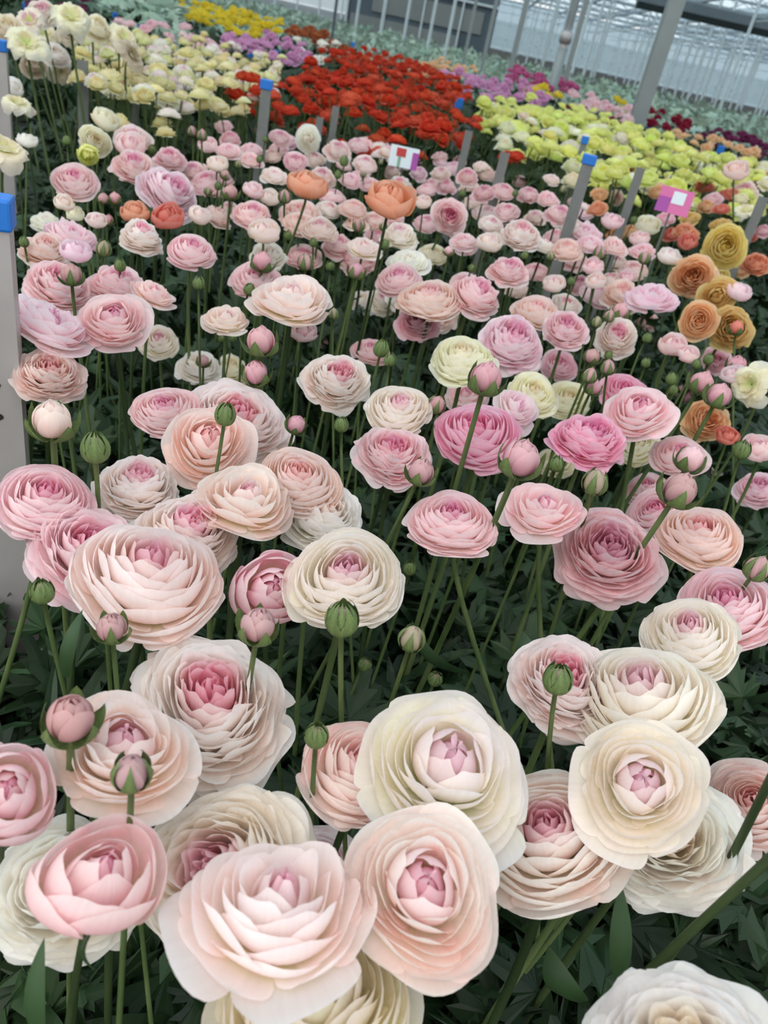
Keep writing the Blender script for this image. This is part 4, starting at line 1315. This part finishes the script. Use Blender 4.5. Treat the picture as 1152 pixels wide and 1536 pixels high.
def scatter_leaves(name, P, mat, R, size, zr, blade=.4, upright=.5, shade=(.7, 1.25), label='', group=None):
    """P: n x 2 ground points"""
    Vs, Fs, Cs, b = [], [], [], 0
    for x, y in P:
        isb = R.uniform() < blade
        V, F = BLADE if isb else LOBE
        s = R.uniform(*size) * (2.1 if isb else 1)
        yaw = R.uniform(0, 6.283)
        pitch = R.uniform(.75, 1.45) if R.uniform() < upright or isb else R.uniform(-.2, .7)
        m = np.array(Matrix.Rotation(yaw, 3, 'Z') @ Matrix.Rotation(pitch, 3, 'X') @ Matrix.Rotation(R.uniform(-.5, .5), 3, 'Y')) * s
        z = R.uniform(*zr)
        if isb:
            z *= .7
        W_ = V @ m.T + np.array([x, y, z])
        W_[:, 2] = np.maximum(W_[:, 2], .004)
        Vs.append(W_)
        Fs.append(F + b)
        b += len(V)
        g = R.uniform(*shade)
        Cs.append(np.tile([g * R.uniform(.92, 1.08), g, g * R.uniform(.9, 1.05), 1], (len(V), 1)))
    me = mesh(name, np.concatenate(Vs), np.concatenate(Fs), False, (mat,))
    vcol(me, np.concatenate(Cs), 'petal_shade')
    o = obj(name, me)
    tag(o, label, 'leaves', kind='stuff')
    return o


def frustum_points(n, y0, y1, R, margin=.15, pw=1.0):
    """ground points inside a fan in front of the lens"""
    out = []
    while len(out) < n:
        y = y0 + (y1 - y0) * R.uniform() ** pw
        x = R.uniform(-.62, .72) * (y + .25) * 1.05 + R.uniform(-margin, margin)
        if all((x - c.x) ** 2 + (y - c.y) ** 2 > .09 for c in COLUMNS):
            out.append((x, y))
    return out


COLUMNS = [at_depth(951, 195, 6.2), at_depth(848, 118, 9.5), at_depth(837, 100, 8.6)]
R = np.random.default_rng(3)
scatter_leaves('ranunculus_foliage', frustum_points(7500, .02, 1.3, R, .25, .8), M_LEAF, R, (.05, .095), (.02, .27), .58, .45, (.45, 1.25), 'dark green lobed leaves under the near flowers')
scatter_leaves('ranunculus_foliage', frustum_points(8500, 1.3, 3.4, R, .25, .9), M_LEAF, R, (.06, .11), (.04, .36), .6, .5, (.5, 1.3), 'dark green leaves under the middle rows')
scatter_leaves('ranunculus_foliage', frustum_points(9000, 3.4, 11, R, .5, .9), M_LEAF, R, (.10, .17), (.08, .46), .4, .55, (.7, 1.5), 'green leaves under the far beds')
scatter_leaves('far_crop_foliage', frustum_points(14000, 11, 34, R, 1.5, .8), M_LEAF_FAR, R, (.12, .22), (.02, .42), .25, .5, (.85, 1.12), 'crop rows far behind the flower beds, haze put into their pale grey-green')
# thin bare stems standing between the leaves of the near rows
# a pale minty crop at the upper left
R = np.random.default_rng(5)
pts = sample_bed([(135, 0), (262, 0), (300, 36), (280, 44), (180, 30), (140, 20)], Z0, .15, R)
if pts:
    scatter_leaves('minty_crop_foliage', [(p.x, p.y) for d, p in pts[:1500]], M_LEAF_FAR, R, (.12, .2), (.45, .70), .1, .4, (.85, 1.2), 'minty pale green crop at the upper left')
pts = sample_bed([(1000, 168), (1050, 176), (1062, 190), (1010, 182)], Z0, .15, R)
if pts:
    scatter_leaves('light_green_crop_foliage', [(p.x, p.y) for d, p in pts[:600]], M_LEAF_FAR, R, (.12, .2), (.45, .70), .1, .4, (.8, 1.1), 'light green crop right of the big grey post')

# ------------------------------------------------------------------ posts, stakes and signs
def vertical_post(name, px, py, d, w, t, cap, label, group, mat, holes=False, lean=0.0):
    top = at_depth(px, py, d)
    e = empty(name, (top.x, top.y, 0))
    tag(e, label, 'post', group)
    rot = Matrix.Translation((top.x, top.y, 0)) @ Matrix.Rotation(lean, 4, 'Y') @ Matrix.Rotation(-math.atan2(top.x, top.y) * .6, 4, 'Z')
    h = top.z
    # folded channel profile: front face and two returns
    th = .0022
    a, b = w / 2, t
    prof = [(-a, b), (-a, 0), (a, 0), (a, b), (a - th, b), (a - th, th), (-a + th, th), (-a + th, b)]
    zs = [0, h]
    V = [(x, y, z) for z in zs for x, y in prof]
    n = len(prof)
    F = [(i, (i + 1) % n, n + (i + 1) % n, n + i) for i in range(n)]
    F += [(0, 7, 6, 1), (1, 6, 5, 2), (2, 5, 4, 3)]
    F += [tuple(n + i for i in f[::-1]) for f in ((0, 7, 6, 1), (1, 6, 5, 2), (2, 5, 4, 3))]
    me = mesh('post', V, F, False, (mat,))
    chan = obj('post_channel', me, e, rot)
    if cap:
        ch = cap
        V, F = boxes([((-a - .003, -.003, h - ch * .9), (a + .003, b + .003, h + ch * .1))])
        o = obj('plastic_cap', mesh('cap', V, F, False, (M_BLUE,)), e, rot)
        bv = o.modifiers.new('b', 'BEVEL')
        bv.width, bv.segments = min(.003, w * .08), 2
        o['label'] = 'blue plastic cap'
    if holes:
        parts = []
        for hz in holes:
            k = 14
            V = [(-.016 + .009 * math.cos(2 * math.pi * i / k) + (a * .5), -.0006, h - hz + .005 * math.sin(2 * math.pi * i / k)) for i in range(k)]
            parts.append((V, [tuple(reversed(range(k)))]))
        for V, F in parts:
            obj('slot_hole', mesh('hole', V, F, False, (M_SOIL,)), chan, rot)  # flat dark discs on the face, painting the darkness inside the slots
    return e


vertical_post('aluminium_post', -31, 299, .70, .046, .022, .030, 'wide aluminium post with blue cap at the left edge, nearest the viewer', None, M_STEEL, (.185, .222))
vertical_post('aluminium_post', -8, 60, 1.85, .046, .022, .026, 'aluminium post with blue cap at the left edge beside the tall white blooms', None, M_STEEL)
vertical_post('bed_stake', 400, 121, 2.05, .027, .016, .024, 'grey stake with blue cap between the cream and red beds', None, M_STAKE)
vertical_post('bed_stake', 886, 234, 1.75, .026, .016, .021, 'grey stake with large blue cap in front of the yellow bed', None, M_STAKE)
vertical_post('bed_stake', 879, 206, 2.9, .022, .016, .026, 'grey stake with small blue cap inside the yellow bed', None, M_STAKE)
vertical_post('bed_stake', 316, 76, 4.2, .030, .016, .03, 'grey stake with blue cap at the far side of the cream bed', None, M_STAKE)
vertical_post('bed_stake', 123, 90, 2.3, .030, .016, 0, 'bare dark stake behind the tall white blooms', None, M_STAKE)
vertical_post('bed_stake', 203, 94, 2.5, .022, .016, 0, 'bare grey stake at the edge of the cream bed', None, M_STAKE)
vertical_post('bed_stake', 504, 160, 2.5, .022, .016, 0, 'bare grey stake in front of the red bed, right of two', None, M_STAKE)
vertical_post('bed_stake', 480, 176, 2.45, .022, .016, 0, 'bare grey stake in front of the red bed, left of two', None, M_STAKE)
vertical_post('bed_stake', 704, 196, 2.4, .024, .016, 0, 'bare grey stake in the gap between the red and yellow beds', None, M_STAKE)
vertical_post('bed_stake', 758, 229, 2.1, .026, .016, 0, 'bare grey stake beside the red blooms at the corner of the yellow bed', None, M_STAKE)
vertical_post('bed_stake', 962, 252, 2.0, .022, .016, 0, 'bare dark stake inside the yellow bed', None, M_STAKE)
vertical_post('bed_stake', 1147, 296, 2.0, .024, .016, 0, 'bare grey stake at the right edge', None, M_STAKE)
for px, py, d in ((208, 38, 6.5), (172, 18, 7), (38, 5, 6), (376, 76, 6), (415, 76, 6.2), (690, 149, 4.2), (672, 120, 7), (800, 152, 6.5), (757, 136, 8), (1070, 208, 6), (1083, 220, 5.2), (948, 184, 6.5), (976, 186, 6.5), (530, 64, 10)):
    vertical_post('far_stake', px, py, d, .04, .016, .05, 'small blue-capped stake among the far flower beds', 'blue-capped stakes in the far beds', M_STAKE)


def plant_sign(px, py, d, w, h, cols, label):
    c = at_depth(px, py, d)
    e = empty('plant_sign', (c.x, c.y, 0))
    tag(e, label, 'sign')
    fr = Matrix.Translation(c) @ Matrix.Rotation(-math.atan2(c.x, c.y), 4, 'Z') @ Matrix.Rotation(-.25, 4, 'X')
    V, F = boxes([((-w / 2, 0, -h / 2), (w / 2, .002, h / 2))])
    card = obj('card', mesh('card', V, F, False, (cols[0],)), e, fr)
    for nm, (x0, x1, z0, z1), m in cols[1]:
        V, F = boxes([((x0 * w, -.0012, z0 * h), (x1 * w, 0, z1 * h))])
        obj(nm, mesh(nm, V, F, False, (m,)), card, fr)
    V, F = bar((c.x, c.y + .006, 0), (c.x, c.y + .006, c.z), .003)
    obj('sign_stick', mesh('stick', V, F, False, (M_STAKE,)), e, Matrix.Identity(4))


M_CARD = plain('white_card', (.84, .88, .90), .4, 0, .02)
M_PUR = plain('purple_print', (.62, .25, .60), .4, 0, .04)
M_PINKP = plain('pink_print', (.82, .40, .62), .4, 0, .04)
M_REDP = plain('red_print', (.72, .16, .16), .4, 0, .05)
M_GREENP = plain('green_print', (.45, .60, .50), .5, 0, .1)
plant_sign(606, 236, 2.35, .088, .060, (M_CARD, [('purple_panel', (.28, .5, -.5, .3), M_PUR), ('flower_picture', (-.28, .05, .0, .4), M_REDP), ('stem_picture', (-.2, -.1, -.5, .0), M_GREENP)]), 'white plant sign with a printed red flower and purple edge before the red bed')
plant_sign(1012, 302, 2.0, .085, .062, (M_PINKP, [('white_panel', (-.1, .28, -.1, .38), M_CARD), ('purple_panel', (-.5, -.12, -.5, .1), M_PUR)]), 'pink and white plant sign under the yellow bed at right')

# ------------------------------------------------------------------ greenhouse
def struct(name, VF, mat, label=None):
    o = obj(name, mesh(name, VF[0], VF[1], False, (mat,)))
    o['kind'] = 'structure'
    o['label'] = label or name.replace('_', ' ')
    return o


struct('floor', ([(-70, -2, 0), (90, -2, 0), (90, 110, 0), (-70, 110, 0)], [(0, 1, 2, 3)]), M_SOIL)


def column(px, py, d, w, name, label, mat, hgt=4.6):
    p = at_depth(px, py, d)
    VF = boxes([((p.x - w / 2, p.y - w / 2, 0), (p.x + w / 2, p.y + w / 2, hgt))])
    o = obj(name, mesh(name, *VF, False, (mat,)))
    o['label'] = label
    o['category'] = 'post'
    return o


column(951, 195, 6.2, .115, 'greenhouse_column', 'thick grey square column rising out of the yellow bed', M_GREYSTEEL)
column(848, 118, 9.5, .055, 'greenhouse_column', 'grey square column behind the white pipe', M_GREYSTEEL)
column(762, 118, 13, .085, 'greenhouse_column', 'slim grey column behind the crimson pink flowers', M_GREYSTEEL)
column(722, 104, 14, .07, 'greenhouse_column', 'slim grey column between the red bed and the white posts', M_GREYSTEEL)
column(694, 98, 15, .06, 'greenhouse_column', 'slim grey column just right of the white posts', M_GREYSTEEL)
column(497, 64, 15, .05, 'greenhouse_column', 'thin dark column before the bright wall at upper left', M_DARKBEAM)
# the pipe with a valve
p = at_depth(837, 100, 8.6)
e = empty('heating_pipe', (p.x, p.y, 0))
tag(e, 'pale vertical pipe with a grey coupling in front of the grey column', 'pipe')
obj('pipe', mesh('pipe', *bar((p.x, p.y, 1.12), (p.x, p.y, 4.5), .042, 12), True, (M_WHITE,)), e, Matrix.Identity(4))
obj('coupling', mesh('coupling', *joinVF([bar((p.x, p.y, 1.05), (p.x, p.y, 1.16), .068, 12), bar((p.x, p.y, .95), (p.x, p.y, 1.06), .05, 12)]), True, (M_STEEL,)), e, Matrix.Identity(4))
obj('lower_pipe', mesh('lower_pipe', *bar((p.x, p.y, 0), (p.x, p.y, 1.0), .055, 12), True, (M_GREYSTEEL,)), e, Matrix.Identity(4))

# slim white posts farther back, in rows
XW = []
for px, d in ((528, 26), (566, 25), (602, 24), (640, 23), (668, 21.5)):
    p = at_depth(px, 78, d)
    XW.append((p.x, p.y))
for iy, y in enumerate((26, 33, 40, 48, 57, 66, 78, 90)):
    for ix in range(26):
        x = 2.5 + ix * 2.2 + (iy % 2) * 1.1
        if x < .75 * y:
            XW.append((x, y))
for x, y in XW:
    o = obj('white_post', mesh('white_post', *bar((x, y, 0), (x, y, 4.4), .045 if y < 30 else .055, 4), False, (M_WHITE,)))
    tag(o, 'slim white post standing in rows across the far greenhouse', 'post', 'slim white posts of the far greenhouse')

EAVE, RIDGE, BAY = 4.4, 5.2, 3.2
X0, X1, Y1 = -38.4, 76.8, 100.0
M_GLASS = glass_material('greenhouse_glass', (.84, .90, .93), .74)
V, F = [], []
x = X0
while x < X1 - .1:
    b = len(V)
    V += [(x, -1, EAVE), (x + BAY / 2, -1, RIDGE), (x + BAY, -1, EAVE), (x, Y1, EAVE), (x + BAY / 2, Y1, RIDGE), (x + BAY, Y1, EAVE)]
    F += [(b, b + 1, b + 4, b + 3), (b + 1, b + 2, b + 5, b + 4)]
    x += BAY
o = struct('ceiling', (V, F), M_GLASS)
# gutters and ridges along the bays
parts, ridges = [], []
x = X0
while x <= X1 + .1:
    parts.append(boxes([((x - .09, -1, EAVE - .16), (x + .09, Y1, EAVE))]))
    ridges.append(boxes([((x + BAY / 2 - .03, -1, RIDGE - .06), (x + BAY / 2 + .03, Y1, RIDGE))]))
    x += BAY
struct('ceiling_gutters', joinVF(parts), M_ROOFBAR)
struct('ceiling_ridges', joinVF(ridges), M_ROOFBAR)
bars = []
x = X0
while x < X1 - .1:
    y = 18.0
    while y < Y1:
        bars.append(bar((x, y, EAVE), (x + BAY / 2, y, RIDGE), .022, 3))
        bars.append(bar((x + BAY / 2, y, RIDGE), (x + BAY, y, EAVE), .022, 3))
        y += 1.6 if y < 50 else 3.2
    x += BAY
struct('ceiling_glazing_bars', joinVF(bars), M_ROOFBAR)
# trusses across the bays
tr = []
for y in (22, 26.5, 31, 36, 41, 46, 52, 58, 65, 72, 80, 90):
    tr.append(boxes([((X0, y - .04, EAVE - .62), (X1, y + .04, EAVE - .54)), ((X0, y - .04, EAVE - .2), (X1, y + .04, EAVE - .12))]))
    x = X0
    while x < X1:
        tr.append(bar((x, y, EAVE - .58), (x + .8, y, EAVE - .16), .022, 3))
        tr.append(bar((x + .8, y, EAVE - .16), (x + 1.6, y, EAVE - .58), .022, 3))
        x += 1.6
struct('ceiling_trusses', joinVF(tr), M_ROOFBAR)
# low wires and pipes hung under the roof
wires = []
for xx, z, r in ((3.2, 3.4, .02), (4.6, 3.1, .02), (6.2, 3.3, .03), (8.0, 2.9, .02), (9.6, 3.2, .03), (12, 3.0, .03), (15, 3.3, .03), (19, 3.1, .04)):
    wires.append(bar((xx, 3, z), (xx, 95, z), r, 5))
struct('ceiling_pipes', joinVF(wires), M_WHITE)
qa, qb = on_y(957, -2, 30), on_y(1152, 42, 30)
struct('ceiling_beam', joinVF([bar(qa, qb + (qb - qa) * 2, .26, 6)]), M_DARKBEAM)

# far end wall: bright glass at the left, dark partition in the middle, glass tinted to look hazy at the right
M_BRIGHT = glass_material('bright_wall_glass', (.97, .99, 1.0), .55)
M_HAZE = glass_material('hazy_wall_glass', (.74, .82, .86), .45)  # distance haze put into the tint and milkiness of the panes
M_DARKWALL = plain('dark_partition', (.34, .38, .41), .8, 0, .03, 1)
M_BANDW = plain('grey_band', (.52, .53, .52), .8, 0, .03, 1)


def xat(px, y, z=1.0):
    r = ray(px, 40)
    return r.x / r.y * y


YL = 36.0
xa, xb, xc = xat(392, YL), xat(516, YL), xat(742, YL)
struct('wall_far', ([(X0, YL, 0), (xb, YL, 0), (xb, YL, EAVE), (X0, YL, EAVE)], [(0, 1, 2, 3)]), M_BRIGHT)
mul = []
xx = X0
while xx < xb:
    mul.append(boxes([((xx - .03, YL - .1, 0), (xx + .03, YL - .02, EAVE))]))
    xx += .9
mul.append(boxes([((X0, YL - .12, 1.55), (xb, YL - .03, 1.62)), ((X0, YL - .12, 2.6), (xb, YL - .03, 2.66))]))
struct('wall_far_frame', joinVF(mul), M_WHITE)
struct('wall_partition', joinVF([boxes([((xb, YL, 0), (xc, YL + .2, EAVE))])]), M_DARKWALL)
struct('wall_partition_band', joinVF([boxes([((xb + .2, YL - .06, .0), (xb + 4.6, YL, .75)), ((xb + 1.0, YL - .05, .95), (xb + 5.4, YL, 1.7))])]), M_BANDW)
struct('wall_partition_frame', joinVF([boxes([((xb, YL - .12, 1.9), (xc, YL - .04, 1.98)), ((xb, YL - .12, 3.0), (xc, YL - .04, 3.08))])] + [boxes([((xb + i * 1.5, YL - .11, 0), (xb + i * 1.5 + .07, YL - .03, EAVE))]) for i in range(int((xc - xb) / 1.5) + 1)]), M_WHITE)
YR = 95.0
struct('wall_back', ([(xc, YR, 0), (X1, YR, 0), (X1, YR, EAVE), (xc, YR, EAVE)], [(0, 1, 2, 3)]), M_HAZE)
bk = []
xx = xc
while xx < X1:
    bk.append(boxes([((xx - .05, YR - .15, 0), (xx + .05, YR - .02, EAVE))]))
    xx += 1.6
for z in (1.0, 2.2, 3.3):
    bk.append(boxes([((xc, YR - .15, z), (X1, YR - .03, z + .08))]))
struct('wall_back_frame', joinVF(bk), M_WHITE)
# hanging white strings / drip lines at the right
# ground outside and a pale building line beyond the glass
M_OUT = plain('pale_outside', (.66, .70, .70), .9, 0, .05, .2)
struct('wall_outside', joinVF([boxes([((-90, 130, 0), (160, 131, 3.2)), ((-70, 60, 0), (-20, 61, 2.2))])]), M_OUT)

# ------------------------------------------------------------------ light
wd = bpy.data.worlds.new('overcast')
SC.world = wd
wd.use_nodes = True
nt = wd.node_tree
nt.nodes.clear()
wo = nt.nodes.new('ShaderNodeOutputWorld')
bg = nt.nodes.new('ShaderNodeBackground')
tc = nt.nodes.new('ShaderNodeTexCoord')
nz = nt.nodes.new('ShaderNodeTexNoise')
nz.inputs['Scale'].default_value = 2.2
nz.inputs['Detail'].default_value = 4
nt.links.new(tc.outputs['Generated'], nz.inputs['Vector'])
rmp = nt.nodes.new('ShaderNodeMix')
rmp.data_type = 'RGBA'
rmp.inputs[6].default_value = (.84, .90, .93, 1)
rmp.inputs[7].default_value = (1.0, .99, .98, 1)
nt.links.new(nz.outputs[0], rmp.inputs[0])
nt.links.new(rmp.outputs[2], bg.inputs[0])
bg.inputs[1].default_value = 1.42
nt.links.new(bg.outputs[0], wo.inputs[0])
sd = bpy.data.lights.new('daylight', 'SUN')
sd.energy = 2.4
sd.angle = math.radians(70)
sd.color = (1.0, .975, .95)
so = bpy.data.objects.new('daylight', sd)
COL.objects.link(so)
so.rotation_euler = (math.radians(22), math.radians(-18), 0)

SC.view_settings.view_transform = 'Standard'
SC.view_settings.look = 'None'
SC.view_settings.exposure = -0.17
SC.cycles.max_bounces = 12
SC.cycles.diffuse_bounces = 6
SC.cycles.transmission_bounces = 6
SC.cycles.transparent_max_bounces = 12
SC.cycles.caustics_reflective = False
SC.cycles.caustics_refractive = False
SC.cycles.use_denoising = True
SC.cycles.use_adaptive_sampling = True
SC.cycles.adaptive_threshold = 0.03
bpy.context.view_layer.update()
